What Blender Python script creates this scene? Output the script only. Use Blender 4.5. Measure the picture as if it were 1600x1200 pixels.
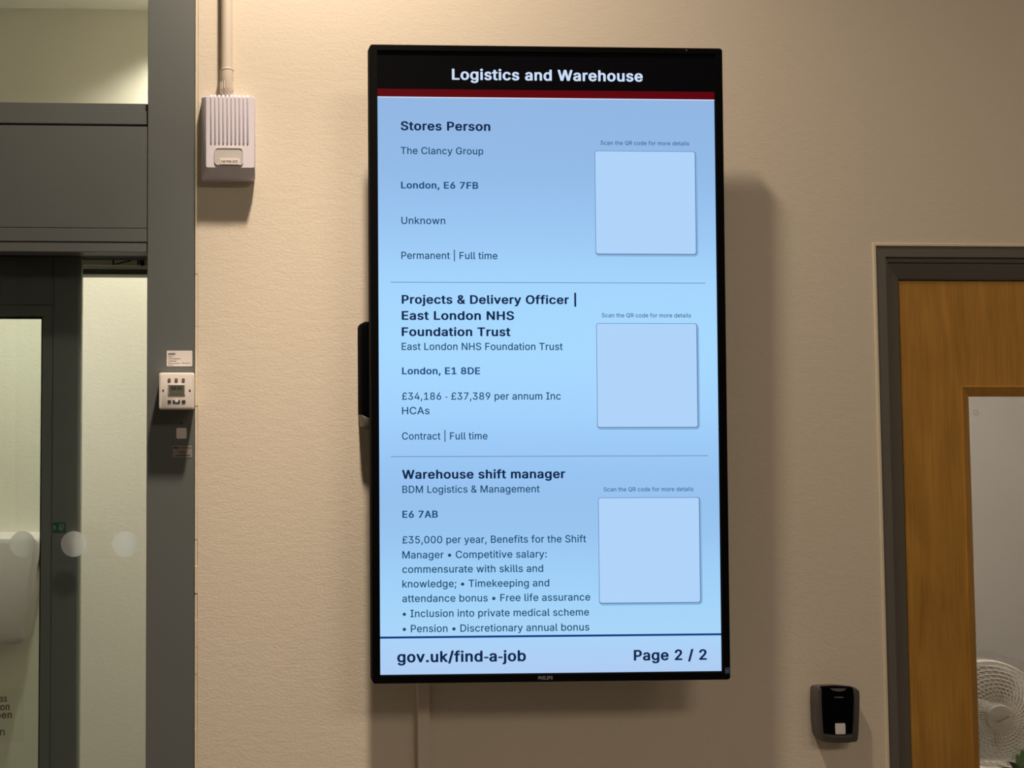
import bpy, bmesh, math, random
from math import radians, sin, cos, pi
from mathutils import Vector, Matrix

random.seed(7)
S = bpy.context.scene
COL = S.collection
for o in list(bpy.data.objects):
    bpy.data.objects.remove(o)

# ------------------------------------------------------------------ camera
FPX = 1200.0                                   # focal length in pixels of the 1600 x 1200 frame
PPX = 350.0                                    # the optical axis meets the frame left of its middle (the photo is a crop)
YAW, PITCH, ROLL = radians(1.6416), radians(1.8103), radians(-0.0095)
CAM = Vector((0.0, -1.66, 1.6))
FWD = Vector((sin(YAW) * cos(PITCH), cos(YAW) * cos(PITCH), sin(PITCH)))
_r = Vector((cos(YAW), -sin(YAW), 0)); _u = _r.cross(FWD)
RGT = _r * cos(ROLL) - _u * sin(ROLL)
UPV = _u * cos(ROLL) + _r * sin(ROLL)
cd = bpy.data.cameras.new('camera')
cd.sensor_fit = 'HORIZONTAL'; cd.sensor_width = 36.0; cd.lens = FPX / 1600 * 36.0
cd.shift_x = (800 - PPX) / 1600
cd.clip_start = 0.02
cam = bpy.data.objects.new('camera', cd); COL.objects.link(cam)
cam.matrix_world = Matrix(((RGT.x, UPV.x, -FWD.x, CAM.x), (RGT.y, UPV.y, -FWD.y, CAM.y),
                           (RGT.z, UPV.z, -FWD.z, CAM.z), (0, 0, 0, 1)))
S.camera = cam
S.cycles.transparent_max_bounces = 24

# ------------------------------------------------------------------ world, exposure, lamps
S.view_settings.view_transform = 'Standard'
S.view_settings.look = 'None'
S.view_settings.gamma = 1.0
S.view_settings.exposure = 0.0
S.view_settings.use_curve_mapping = False
w = bpy.data.worlds.new('world'); S.world = w; w.use_nodes = True
w.node_tree.nodes['Background'].inputs[0].default_value = (0.05, 0.05, 0.05, 1)
w.node_tree.nodes['Background'].inputs[1].default_value = 0.2

CEIL = 3.44          # main room ceiling
WARM = (1.0, 0.815, 0.64)
LAMPS = [            # recessed downlights: x, y, watts, cone, share of the narrow beam, lamp radius, label
    (0.262, -0.61, 121, 158, 2.2, 0.06, 'recessed downlight in the ceiling nearest the wall with the screen'),
]
FILL_PANELS = [           # fill panels added out of view: x, y, z, size x, size y, watts, colour, label
    (1.5, -2.5, CEIL, 1.2, 0.6, 22, WARM, 'unseen rectangular fill panel added in the ceiling facing the screen'),
    (3.3, -2.3, CEIL, 1.2, 0.6, 11, WARM, 'unseen rectangular fill panel added in the ceiling facing the oak door'),
    (2.9, 0.85, 2.9, 0.6, 0.6, 125, (1.0, 0.90, 0.80), 'unseen square panel light added in the office ceiling behind the oak door'),  # added where it lights the fan front and the office wall
]
# ------------------------------------------------------------------ helpers
def P(px, py, y=0.0):
    """where the sight line of a pixel meets the upright plane at depth y -> (x, z)"""
    d = FWD + RGT * ((px - PPX) / FPX) - UPV * ((py - 600) / FPX)
    t = (y - CAM.y) / d.y
    p = CAM + d * t
    return p.x, p.z

def PX(px, py, y=0.0): return P(px, py, y)[0]
def PZ(px, py, y=0.0): return P(px, py, y)[1]
def vline(px0, py0, px1, py1, y=0.0): return 0.5 * (PX(px0, py0, y) + PX(px1, py1, y))
def hline(px0, py0, px1, py1, y=0.0): return 0.5 * (PZ(px0, py0, y) + PZ(px1, py1, y))

def lin(c):
    out = []
    for v in c:
        v = v / 255.0
        out.append(v / 12.92 if v <= 0.04045 else ((v + 0.055) / 1.055) ** 2.4)
    return tuple(out) + (1.0,)

def mat(name, col, rough=0.5, metal=0.0, spec=0.5, bump=None, emit=None, estr=1.0, coat=0.0):
    m = bpy.data.materials.new(name); m.use_nodes = True
    nt = m.node_tree; b = nt.nodes['Principled BSDF']
    b.inputs['Base Color'].default_value = tuple(col)[:3] + (1.0,)
    b.inputs['Roughness'].default_value = rough
    b.inputs['Metallic'].default_value = metal
    b.inputs['Specular IOR Level'].default_value = spec
    b.inputs['Coat Weight'].default_value = coat
    if emit:
        b.inputs['Emission Color'].default_value = tuple(emit)[:3] + (1.0,)
        b.inputs['Emission Strength'].default_value = estr
    if bump:
        scale, strength, dist = bump
        tc = nt.nodes.new('ShaderNodeTexCoord')
        n = nt.nodes.new('ShaderNodeTexNoise'); n.inputs['Scale'].default_value = scale; n.inputs['Detail'].default_value = 4
        bp = nt.nodes.new('ShaderNodeBump'); bp.inputs['Strength'].default_value = strength; bp.inputs['Distance'].default_value = dist
        nt.links.new(tc.outputs['Object'], n.inputs['Vector'])
        nt.links.new(n.outputs['Fac'], bp.inputs['Height'])
        nt.links.new(bp.outputs['Normal'], b.inputs['Normal'])
    return m

def box(bm, x0, x1, y0, y1, z0, z1, bev=0.0, seg=2):
    vs = [bm.verts.new((x, y, z)) for x in (x0, x1) for y in (y0, y1) for z in (z0, z1)]
    q = [(0, 1, 3, 2), (4, 6, 7, 5), (0, 4, 5, 1), (2, 3, 7, 6), (0, 2, 6, 4), (1, 5, 7, 3)]
    fs = [bm.faces.new([vs[i] for i in f]) for f in q]
    if bev:
        es = list({e for f in fs for e in f.edges})
        bmesh.ops.bevel(bm, geom=es, offset=bev, segments=seg, affect='EDGES', profile=0.5)
    return vs

def rrect(x0, x1, z0, z1, r, n=6):
    """rounded rectangle outline in xz"""
    r = min(r, (x1 - x0) / 2 - 1e-5, (z1 - z0) / 2 - 1e-5)
    pts = []
    for cx, cz, a0 in ((x1 - r, z1 - r, 0), (x0 + r, z1 - r, 90), (x0 + r, z0 + r, 180), (x1 - r, z0 + r, 270)):
        for k in range(n + 1):
            a = radians(a0 + 90 * k / n)
            pts.append((cx + r * cos(a), cz + r * sin(a)))
    return pts

def loft(bm, rings, cap0=True, cap1=True, closed=True):
    """rings: lists of 3-D points, same length"""
    vr = [[bm.verts.new(p) for p in ring] for ring in rings]
    n = len(vr[0])
    for a, b in zip(vr, vr[1:]):
        for i in range(n if closed else n - 1):
            j = (i + 1) % n
            bm.faces.new((a[i], a[j], b[j], b[i]))
    if cap0: bm.faces.new(vr[0])
    if cap1: bm.faces.new(list(reversed(vr[-1])))
    return vr

def prism(bm, pts, y0, y1, ch=0.0):
    """outline in xz pushed from y0 (back) to y1 (front, smaller y), with a chamfered front edge"""
    rings = [[(x, y0, z) for x, z in pts]]
    if ch:
        cx = sum(p[0] for p in pts) / len(pts); cz = sum(p[1] for p in pts) / len(pts)
        x0 = min(p[0] for p in pts); x1 = max(p[0] for p in pts); z0 = min(p[1] for p in pts); z1 = max(p[1] for p in pts)
        kx = 1 - 2 * ch / (x1 - x0); kz = 1 - 2 * ch / (z1 - z0)
        sh = lambda a, b: [((cx + (x - cx) * a), (cz + (z - cz) * b)) for x, z in pts]
        s = 1 if y1 > y0 else -1
        rings.append([(x, y1 - s * ch, z) for x, z in pts])
        mid = sh(1 - (1 - kx) * 0.3, 1 - (1 - kz) * 0.3)
        rings.append([(x, y1 - s * ch * 0.3, z) for x, z in mid])
        rings.append([(x, y1, z) for x, z in sh(kx, kz)])
    else:
        rings.append([(x, y1, z) for x, z in pts])
    return loft(bm, rings)

def tube(bm, pts, r, n=8, cap=True):
    pts = [Vector(p) for p in pts]
    rings = []
    ref = None
    for i, p in enumerate(pts):
        t = (pts[min(i + 1, len(pts) - 1)] - pts[max(i - 1, 0)]).normalized()
        if ref is None:
            ref = Vector((0, 0, 1)) if abs(t.z) < 0.9 else Vector((1, 0, 0))
        a = (ref - t * ref.dot(t)).normalized(); ref = a
        b = t.cross(a)
        rr = r[i] if isinstance(r, (list, tuple)) else r
        rings.append([p + (a * cos(2 * pi * k / n) + b * sin(2 * pi * k / n)) * rr for k in range(n)])
    loft(bm, rings, cap, cap)

def ring(bm, c, R, r, n=48, m=6):
    """wire ring round the y axis"""
    cx, cy, cz = c
    vs = []
    for i in range(n):
        a = 2 * pi * i / n
        vs.append([bm.verts.new((cx + (R + r * cos(2 * pi * k / m)) * cos(a), cy + r * sin(2 * pi * k / m), cz + (R + r * cos(2 * pi * k / m)) * sin(a))) for k in range(m)])
    for i in range(n):
        A, B = vs[i], vs[(i + 1) % n]
        for k in range(m):
            bm.faces.new((A[k], A[(k + 1) % m], B[(k + 1) % m], B[k]))

def lathe(bm, prof, c=(0, 0, 0), n=32, axis='z'):
    """prof: (radius, height) pairs round an axis"""
    rings = []
    for r, h in prof:
        rg = []
        for k in range(n):
            a = 2 * pi * k / n
            if axis == 'z': rg.append((c[0] + r * cos(a), c[1] + r * sin(a), c[2] + h))
            else: rg.append((c[0] + r * cos(a), c[1] + h, c[2] + r * sin(a)))
        rings.append(rg)
    loft(bm, rings)

def obj(name, bm, m, parent=None, smooth=False, world=True):
    bmesh.ops.recalc_face_normals(bm, faces=bm.faces)
    me = bpy.data.meshes.new(name); bm.to_mesh(me); bm.free()
    for mm in (m if isinstance(m, (list, tuple)) else [m]): me.materials.append(mm)
    if smooth:
        for p in me.polygons: p.use_smooth = True
        try: me.set_sharp_from_angle(angle=radians(35))
        except Exception: pass
    o = bpy.data.objects.new(name, me); COL.objects.link(o)
    if parent:
        o.parent = parent
        if world: o.matrix_parent_inverse = MW[parent].inverted() if parent in MW else Matrix()
    MW[o] = MW[parent] if (parent and not world) else Matrix()
    return o
MW = {}

def thing(name, label, cat, loc=(0, 0, 0), group=None, mw=None):
    o = bpy.data.objects.new(name, None); COL.objects.link(o); o.empty_display_size = 0.05
    M = mw if mw is not None else Matrix.Translation(loc)
    o.matrix_world = M; MW[o] = M.copy()
    tag(o, label, cat, group)
    return o

def tag(o, label, cat=None, group=None, kind=None):
    o['label'] = label
    if cat: o['category'] = cat
    if group: o['group'] = group
    if kind: o['kind'] = kind
    return o

def structure(name, bm, m, label=None, smooth=False):
    o = obj(name, bm, m, smooth=smooth); o['kind'] = 'structure'
    if label: o['label'] = label
    return o

def struct_empty(name, label):
    o = bpy.data.objects.new(name, None); COL.objects.link(o); MW[o] = Matrix()
    o['kind'] = 'structure'; o['label'] = label
    return o
BM = bmesh.new

# lettering: plain sans-serif outlines, 1/1000 em: advance, then loops of points
REGULAR = {
 ' ': (202, ''),
 '&': (462, '220,519 173,518 149,513 128,505 107,490 92,475 81,460 75,448 68,426 65,399 66,382 70,361 77,342 87,324 122,276 76,238 55,216 37,191 31,177 27,162 24,133 26,109 34,80 40,67 51,50 78,23 105,6 121,-1 145,-8 177,-14 214,-13 244,-8 286,5 304,14 327,29 355,-3 359,-6 366,-8 435,-8 442,-6 447,-2 447,3 379,86 389,102 398,120 409,149 414,172 417,197 416,226 412,229 405,230 351,230 341,227 339,224 338,206 334,180 329,161 326,154 324,153 233,263 232,265 235,267 283,305 307,330 317,344 327,365 332,383 334,419 330,435 321,456 307,476 293,490 278,501 257,511 242,515|214,453 224,450 231,446 240,437 245,430 251,412 250,393 246,380 235,363 214,344 185,323 171,340 153,370 148,390 149,412 155,429 161,437 170,445 191,453|170,218 278,89 279,87 277,85 257,71 241,63 227,58 206,54 179,54 158,59 142,67 123,84 114,99 108,121 108,140 112,157 120,172 131,186 147,201'),
 ',': (202, '136,77 69,77 62,76 58,72 28,-118 28,-121 31,-124 40,-126 82,-126 90,-124 94,-120 146,67 145,73'),
 '-': (237, '22,150 22,206 200,206 200,150'),
 '.': (202, '104,93 87,93 75,90 65,85 55,77 47,68 41,52 40,41 41,30 43,22 48,13 55,5 67,-4 87,-10 109,-9 122,-5 129,-1 143,13 148,22 150,30 150,52 144,68 137,76 126,85 116,90'),
 '/': (263, '234,539 179,539 172,538 168,534 4,-74 4,-78 9,-82 16,-84 69,-83 77,-81 81,-77 244,528 243,535 239,538'),
 '0': (467, '244,522 202,521 177,516 162,511 130,494 115,482 99,466 84,447 76,434 59,397 46,347 39,288 38,254 39,220 46,161 59,111 77,72 98,43 115,26 133,12 149,3 172,-6 210,-13 253,-12 278,-7 296,-1 323,14 338,26 355,43 371,64 383,84 392,106 400,130 410,179 414,220 414,288 407,347 400,378 392,402 375,438 351,470 337,483 320,496 286,513 267,518|240,452 255,448 267,442 285,428 301,407 312,385 321,359 330,313 334,282 333,225 329,188 323,157 311,121 298,97 285,81 273,71 261,64 240,58 214,58 197,62 175,75 156,96 140,126 130,157 123,195 120,226 120,283 124,320 133,363 141,385 157,414 175,434 196,447 215,452'),
 '1': (467, '276,515 199,516 192,514 76,429 76,358 79,354 87,352 97,356 197,429 201,431 202,64 199,62 78,62 69,59 66,55 66,0 67,-3 71,-6 78,-8 388,-8 395,-6 400,-2 400,54 397,59 388,62 288,62 286,63 286,508 282,513'),
 '2': (467, '244,522 208,522 193,520 158,511 136,501 110,483 90,463 76,444 67,426 59,397 56,381 56,362 57,359 61,356 67,355 125,355 133,357 137,361 139,381 146,405 156,422 170,436 187,446 203,451 237,452 249,450 275,439 287,430 295,421 302,409 308,390 310,361 305,340 295,318 281,296 266,277 246,254 54,49 54,-1 59,-6 66,-8 386,-8 393,-6 398,-2 398,57 393,62 386,64 170,64 299,202 349,261 365,284 378,309 386,331 389,347 390,388 386,412 376,438 357,466 330,491 302,507 280,515'),
 '3': (467, '372,515 72,516 65,514 60,510 60,451 65,446 72,444 271,444 268,439 147,301 147,247 150,243 158,241 231,239 251,235 273,226 293,211 304,197 314,176 318,157 318,133 315,118 307,99 300,89 290,79 274,69 257,62 236,58 202,58 188,60 170,65 156,72 144,81 132,95 123,115 119,133 114,137 107,138 47,138 38,136 34,131 37,109 42,89 51,69 61,54 78,36 91,25 108,14 128,4 150,-4 189,-12 237,-14 270,-8 309,4 336,19 350,30 367,47 383,69 394,92 400,114 402,128 402,162 400,176 394,198 382,222 369,240 352,257 328,274 308,284 290,290 265,295 248,297 242,299 381,458 381,509 378,513'),
 '4': (467, '310,515 248,515 240,513 236,509 30,160 30,104 33,100 42,98 270,97 272,95 272,-2 277,-6 283,-7 341,-7 349,-5 352,-1 353,97 411,98 419,100 422,105 422,162 420,166 411,169 355,170 353,171 352,317 350,321 340,324 284,324 277,323 272,319 271,170 126,170 123,171 318,502 320,510 317,513'),
 '5': (467, '366,515 98,516 91,514 86,510 57,251 62,247 68,246 128,240 136,242 157,256 172,262 191,267 204,270 231,270 247,266 264,259 275,252 296,231 309,208 317,175 317,149 313,129 309,117 297,95 286,82 272,71 253,62 235,58 207,58 199,59 183,64 164,75 154,84 144,97 138,109 132,131 127,135 120,136 63,136 56,135 52,132 51,130 51,118 55,97 61,80 73,58 84,44 100,28 119,14 144,1 176,-9 203,-14 247,-12 269,-8 292,-1 319,12 344,31 367,56 380,76 388,92 397,121 400,142 400,184 396,209 390,230 378,256 360,281 342,300 322,315 301,326 278,334 246,340 214,340 200,338 173,331 148,320 147,322 159,432 161,444 363,444 370,446 375,451 375,509 372,513'),
 '6': (467, '322,515 253,515 245,513 241,509 107,311 80,263 70,241 63,221 55,181 54,162 55,141 62,103 74,72 90,49 114,25 135,10 168,-5 208,-13 243,-14 282,-6 303,2 329,17 344,29 356,41 369,57 379,73 392,104 398,138 398,176 396,192 391,214 385,231 375,250 363,266 344,285 331,295 311,306 292,313 254,320 221,320 202,318 331,506 331,510 329,512|242,257 258,253 275,244 289,233 299,220 309,200 315,178 316,170 315,137 309,114 300,96 292,85 283,76 267,65 250,58 239,56 213,56 192,62 175,72 161,85 151,99 143,115 137,137 136,145 137,179 143,201 148,212 160,229 175,243 189,251 206,256'),
 '7': (467, '390,515 64,516 57,514 52,510 52,451 57,446 64,444 307,444 309,443 87,2 87,-2 90,-5 99,-8 163,-7 171,-5 176,0 400,446 400,509 397,513'),
 '8': (467, '246,522 207,522 181,518 152,509 119,491 102,478 80,452 69,430 61,397 60,380 62,357 68,334 75,319 83,306 99,288 111,278 130,267 107,255 92,244 75,227 67,217 52,190 44,161 42,135 45,105 51,84 64,60 77,44 94,28 111,16 131,5 152,-3 182,-10 205,-13 248,-13 285,-7 317,3 340,15 362,31 383,53 396,73 402,86 410,119 410,151 408,164 403,183 392,206 377,227 360,244 345,255 323,267 340,277 359,294 374,314 384,334 391,364 392,395 389,410 383,429 374,447 361,465 344,482 334,490 320,499 295,511 270,518|241,452 255,449 274,441 284,434 296,421 303,407 308,386 308,365 305,350 298,334 290,323 278,312 262,303 240,298 211,298 199,300 188,304 172,313 164,320 155,332 148,347 144,365 144,386 146,397 154,416 161,427 168,434 178,441 206,451|243,227 259,224 283,214 300,201 315,182 322,167 326,149 326,129 319,104 312,92 301,80 287,70 265,61 243,57 210,56 196,59 175,65 151,80 139,93 133,104 128,118 126,130 126,150 132,172 140,187 148,197 160,208 179,219 193,224 210,227'),
 '9': (467, '244,522 210,522 173,515 154,508 122,490 98,469 80,446 65,417 58,392 54,352 55,330 59,305 64,287 73,267 84,250 94,238 110,223 130,209 161,196 199,189 232,188 250,191 120,2 121,-3 126,-6 198,-7 206,-5 211,0 327,169 352,208 373,246 382,266 395,310 398,329 398,367 394,393 383,426 366,455 342,481 315,500 297,509 280,515|242,452 263,446 278,437 291,425 299,414 307,399 314,377 316,363 315,330 312,316 305,299 293,280 282,269 268,260 250,253 239,251 213,251 191,257 181,262 170,270 153,289 145,304 139,323 136,339 136,364 140,384 148,405 160,423 170,433 186,444 201,450 213,452'),
 ':': (202, '104,368 87,368 77,366 66,361 55,353 48,345 41,327 40,316 41,306 44,295 48,288 55,280 67,271 87,265 109,266 122,270 129,274 143,288 147,295 150,306 150,327 143,345 132,356 125,361|104,93 87,93 75,90 65,85 55,77 47,68 41,52 40,41 41,30 43,22 48,13 55,5 67,-4 87,-10 109,-9 122,-5 129,-1 143,13 148,22 150,30 150,52 144,68 137,76 126,85 116,90'),
 ';': (202, '112,368 95,368 85,366 74,361 63,353 56,345 49,327 48,316 49,306 52,295 56,288 63,280 75,271 95,265 117,266 130,270 137,274 151,288 155,295 158,306 158,327 151,345 140,356 133,361|136,77 69,77 62,76 58,72 28,-118 28,-121 31,-124 40,-126 82,-126 90,-124 94,-120 146,67 145,73'),
 'A': (494, '276,515 202,515 194,513 190,509 6,2 6,-2 10,-6 18,-8 82,-8 89,-6 94,-2 142,133 145,134 335,134 340,124 387,-4 397,-8 460,-8 467,-6 472,-2 472,3 470,10 287,508 283,513|239,417 277,300 310,208 309,206 170,206 168,207 197,289'),
 'B': (470, '264,515 62,516 55,514 50,510 50,0 51,-3 55,-6 62,-8 244,-8 282,-5 312,0 342,9 366,21 379,30 401,52 417,79 423,96 428,119 427,156 424,174 419,191 405,216 398,225 382,241 363,254 337,266 357,277 371,287 386,302 400,325 405,343 407,356 408,391 404,410 398,429 389,447 376,464 362,478 343,492 323,502 305,508|258,444 278,440 292,434 301,428 314,413 322,396 325,381 324,356 319,339 307,320 296,310 280,301 267,296 252,293 135,292 135,444|266,223 290,217 308,207 324,193 338,170 344,148 344,128 339,108 330,93 325,87 313,78 300,72 281,67 242,64 135,64 135,223'),
 'C': (524, '288,522 237,521 213,517 182,508 143,489 107,460 79,427 68,410 53,380 42,349 38,332 31,282 30,254 32,214 37,181 42,160 48,141 60,113 68,98 84,74 94,62 115,41 130,29 152,15 172,5 197,-4 219,-9 247,-13 287,-13 325,-7 362,5 379,13 397,24 422,44 434,56 453,81 470,113 476,129 482,154 481,162 477,165 471,166 410,166 403,165 398,161 393,145 382,121 370,104 360,94 346,83 331,74 303,64 284,60 252,60 237,63 216,69 191,81 174,94 162,106 147,126 135,147 122,183 116,214 114,233 114,275 120,316 132,355 150,388 161,402 172,413 201,433 228,444 251,448 285,448 313,442 340,430 360,415 370,405 382,388 388,376 398,346 401,343 410,340 470,340 477,342 482,346 482,353 476,378 468,400 459,418 438,448 416,470 394,487 364,503 324,516'),
 'D': (516, '250,515 62,516 55,514 50,510 50,0 51,-3 55,-6 62,-8 243,-6 270,-3 296,2 326,11 354,24 371,34 395,53 408,66 425,87 437,106 454,143 464,178 470,215 471,282 468,311 459,352 451,375 435,408 417,434 394,458 381,469 358,484 329,498 304,506 275,512|242,444 277,438 299,430 316,421 332,409 346,395 365,367 374,346 381,323 388,277 387,223 384,202 378,176 363,139 342,110 323,94 297,79 265,69 237,65 136,64 134,66 135,443 137,444'),
 'E': (433, '372,515 62,516 55,514 50,510 50,0 53,-5 62,-8 372,-8 379,-6 384,-2 384,57 379,62 372,64 137,64 134,66 135,221 352,222 361,224 364,229 364,286 359,291 352,292 135,293 135,444 369,444 376,446 381,451 381,509 378,513'),
 'F': (424, '368,515 62,516 55,514 50,510 50,0 53,-5 62,-8 122,-8 129,-6 134,-2 135,213 343,214 352,216 355,220 355,278 350,283 343,284 135,285 135,444 366,444 373,446 378,451 378,509 375,513'),
 'G': (534, '288,522 235,521 203,515 181,508 142,489 106,460 88,440 72,418 59,395 52,379 43,353 37,328 31,282 30,254 32,214 40,167 49,138 59,114 80,79 97,58 111,44 129,29 151,15 174,4 194,-3 225,-10 248,-13 289,-13 332,-6 365,5 389,17 407,29 426,45 440,60 462,91 478,128 484,154 487,177 487,256 482,261 475,262 284,262 276,260 273,256 273,198 276,194 285,192 402,192 404,190 401,165 391,135 375,108 358,90 334,74 305,64 286,60 253,60 238,63 209,72 191,81 180,89 162,106 141,136 132,154 125,173 116,214 114,234 114,274 118,306 126,339 135,362 143,377 160,401 174,415 190,427 216,440 242,447 280,448 303,444 332,433 350,421 363,409 382,383 389,370 398,347 401,344 410,342 471,342 478,343 483,347 483,355 480,369 474,387 464,409 443,441 417,468 386,491 363,503 324,516'),
 'H': (531, '456,515 393,515 386,514 382,510 382,298 379,296 135,296 134,510 129,514 122,516 61,515 55,514 51,511 50,508 50,0 53,-5 62,-8 122,-8 129,-6 134,-2 134,222 137,224 381,224 382,-2 387,-6 394,-8 455,-7 461,-6 465,-3 466,0 466,508 463,513'),
 'I': (314, '268,515 33,516 26,514 21,510 20,452 23,448 32,445 105,444 108,442 107,65 105,64 32,63 23,60 20,56 20,0 22,-3 26,-6 33,-8 266,-8 273,-6 278,-2 278,56 276,60 267,63 195,64 192,66 193,443 195,444 267,445 276,448 278,452 278,509 275,513'),
 'K': (481, '448,515 366,516 356,512 186,329 136,272 135,274 134,510 129,514 122,516 61,515 55,514 51,511 50,508 50,0 53,-5 62,-8 122,-8 129,-6 134,-2 135,164 186,219 197,229 364,-4 374,-8 446,-8 453,-6 457,-3 458,2 456,6 255,288 456,505 458,508 456,511 452,514'),
 'L': (407, '124,515 61,515 53,513 50,509 50,-2 55,-6 62,-8 358,-8 365,-6 369,-3 370,0 370,57 365,62 358,64 137,64 135,65 134,508 131,513'),
 'M': (642, '568,515 478,516 471,514 466,510 342,189 315,109 291,179 162,510 157,514 150,516 62,516 55,514 51,511 50,508 50,0 52,-4 62,-8 119,-8 128,-5 131,-1 132,364 136,356 160,289 276,-2 281,-6 288,-8 340,-7 348,-5 352,-1 464,284 492,361 494,364 494,-1 497,-5 506,-8 566,-7 572,-6 576,-3 578,0 578,508 574,513'),
 'N': (537, '462,515 400,515 392,513 389,509 389,127 360,174 146,510 141,514 134,516 61,515 55,514 51,511 50,508 50,0 52,-4 62,-8 122,-8 131,-5 134,-1 134,327 132,387 135,384 192,288 378,-3 382,-6 389,-8 461,-7 467,-6 471,-3 472,0 472,508 469,513'),
 'O': (547, '288,522 247,522 219,518 197,513 172,504 152,494 143,489 118,470 96,448 83,432 69,411 53,380 42,349 38,332 31,282 30,254 32,214 37,181 42,160 48,141 60,113 83,76 96,60 113,43 130,29 152,15 172,5 197,-4 219,-9 247,-13 297,-12 337,-4 362,5 382,15 404,29 421,43 438,60 451,76 465,97 478,122 491,159 497,186 501,214 502,281 496,328 490,353 481,379 469,404 456,425 438,448 416,470 389,490 362,504 337,513 315,518|284,448 315,441 340,429 366,409 387,383 404,349 414,314 419,277 419,231 413,190 404,160 390,131 372,105 361,95 345,83 315,68 283,61 251,61 237,63 216,69 191,81 174,94 160,108 144,130 130,158 120,192 114,233 114,275 120,316 130,350 135,362 147,383 162,403 174,415 191,428 216,440 237,446 251,448'),
 'P': (459, '258,515 62,516 55,514 50,510 50,0 51,-3 55,-6 62,-8 122,-8 129,-6 134,-2 135,178 257,180 291,185 317,192 347,207 371,226 389,246 397,258 406,277 412,295 417,320 418,367 412,400 404,423 397,437 388,450 373,467 355,482 337,493 316,503 300,508 275,513|253,444 266,442 283,437 299,428 313,415 326,393 330,381 333,363 333,333 330,315 319,289 311,278 299,267 286,259 264,252 230,248 135,249 135,444'),
 'Q': (547, '288,522 237,521 197,513 170,503 143,489 118,470 96,448 74,419 60,395 48,367 38,332 32,294 30,254 32,214 37,181 44,153 53,128 65,104 78,83 96,60 113,43 130,29 143,20 170,6 197,-4 213,-8 248,-14 297,-12 320,-8 353,1 392,-51 396,-54 403,-56 465,-56 472,-54 477,-50 477,-45 416,38 438,60 465,97 481,129 495,176 502,227 502,281 498,317 490,353 478,386 460,419 438,448 416,470 389,490 362,504 337,513 321,517|284,448 315,441 340,429 366,409 387,383 404,349 414,314 419,277 419,231 413,190 404,160 387,126 369,103 367,103 325,158 318,164 311,166 248,166 241,164 237,161 236,156 304,66 301,64 283,61 251,61 237,63 216,69 191,81 174,94 160,108 144,130 130,158 120,192 114,233 114,275 120,316 130,350 135,362 147,383 162,403 174,415 191,428 216,440 237,446 251,448'),
 'R': (463, '260,515 62,516 55,514 50,510 50,0 51,-3 55,-6 62,-8 122,-8 129,-6 134,-2 134,188 137,190 239,191 345,-4 355,-8 425,-8 432,-6 437,-2 437,3 433,11 327,205 357,222 372,234 384,246 394,259 407,284 415,311 418,332 418,373 414,397 409,415 401,433 388,454 370,473 359,482 343,492 316,504 282,512|254,444 280,439 296,432 315,416 326,398 333,372 334,340 330,318 322,299 309,284 298,276 283,269 262,264 231,262 135,262 135,444'),
 'S': (461, '250,522 206,522 174,517 148,510 112,493 89,476 65,450 51,423 45,403 43,389 42,372 44,348 52,321 59,308 68,296 78,285 89,276 113,260 152,242 179,233 254,212 293,198 305,191 319,180 327,170 332,160 335,147 334,124 326,104 314,88 305,80 283,67 257,59 242,57 207,56 192,59 171,65 154,73 139,84 126,100 117,122 114,138 109,142 102,144 41,144 34,142 30,139 28,127 31,114 39,86 54,58 76,33 92,20 105,12 133,-1 166,-10 201,-15 246,-15 281,-10 311,-2 347,15 368,30 384,46 401,70 413,99 417,121 417,158 411,186 401,206 389,221 373,237 350,253 314,271 241,293 217,299 172,315 162,320 147,331 135,343 129,354 126,367 127,389 133,406 144,422 155,432 172,442 190,448 208,451 249,450 274,443 290,435 305,424 315,412 324,392 327,376 332,372 339,370 398,370 405,372 410,376 409,397 400,428 386,452 366,474 343,492 316,506 289,515'),
 'T': (463, '416,515 34,516 27,514 22,510 22,451 27,446 34,444 180,444 182,443 182,0 184,-3 188,-6 195,-8 255,-7 263,-5 266,-1 267,443 269,444 414,444 422,446 426,451 426,509 423,513'),
 'U': (531, '456,515 394,515 387,514 383,510 382,166 379,148 374,131 365,112 354,97 344,87 329,76 313,68 292,62 277,60 232,61 217,64 198,71 174,87 160,102 150,117 143,132 137,152 134,182 133,509 130,513 121,516 61,515 55,514 50,510 50,173 54,132 64,99 83,66 96,50 109,37 135,17 149,9 173,-1 220,-12 239,-14 279,-14 319,-8 355,3 391,23 407,36 423,52 444,80 453,98 459,115 464,137 466,154 466,508 463,513'),
 'W': (700, '670,515 604,515 597,514 593,510 492,116 469,209 391,507 388,512 378,516 308,516 301,514 296,510 193,116 175,191 92,510 87,514 80,516 19,516 9,512 7,509 8,500 146,-3 150,-6 157,-8 227,-8 235,-6 240,-1 321,295 342,378 343,379 445,-2 450,-6 457,-8 527,-8 534,-6 538,-4 540,-1 543,9 678,500 679,510 676,513'),
 'a': (403, '216,390 176,390 160,388 128,381 95,367 71,350 55,334 41,314 31,293 31,289 36,285 99,268 105,269 109,272 123,293 133,303 154,316 165,320 181,323 217,322 240,313 248,307 255,298 261,286 265,268 265,251 263,245 253,238 241,235 164,225 120,217 87,206 57,189 45,178 33,163 24,141 21,125 20,108 21,91 25,70 31,55 38,43 47,31 61,17 88,-1 119,-11 143,-15 176,-16 208,-9 229,-1 240,5 256,17 265,26 266,25 267,-1 272,-6 279,-8 334,-8 341,-6 345,-3 346,0 346,272 341,300 336,314 325,334 318,343 299,361 281,372 268,378 247,384|264,176 265,174 265,129 260,110 254,97 245,84 235,74 224,66 210,59 192,54 157,53 135,58 127,62 117,69 110,77 104,92 103,113 109,131 113,137 123,145 139,153 164,159 207,165'),
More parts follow.
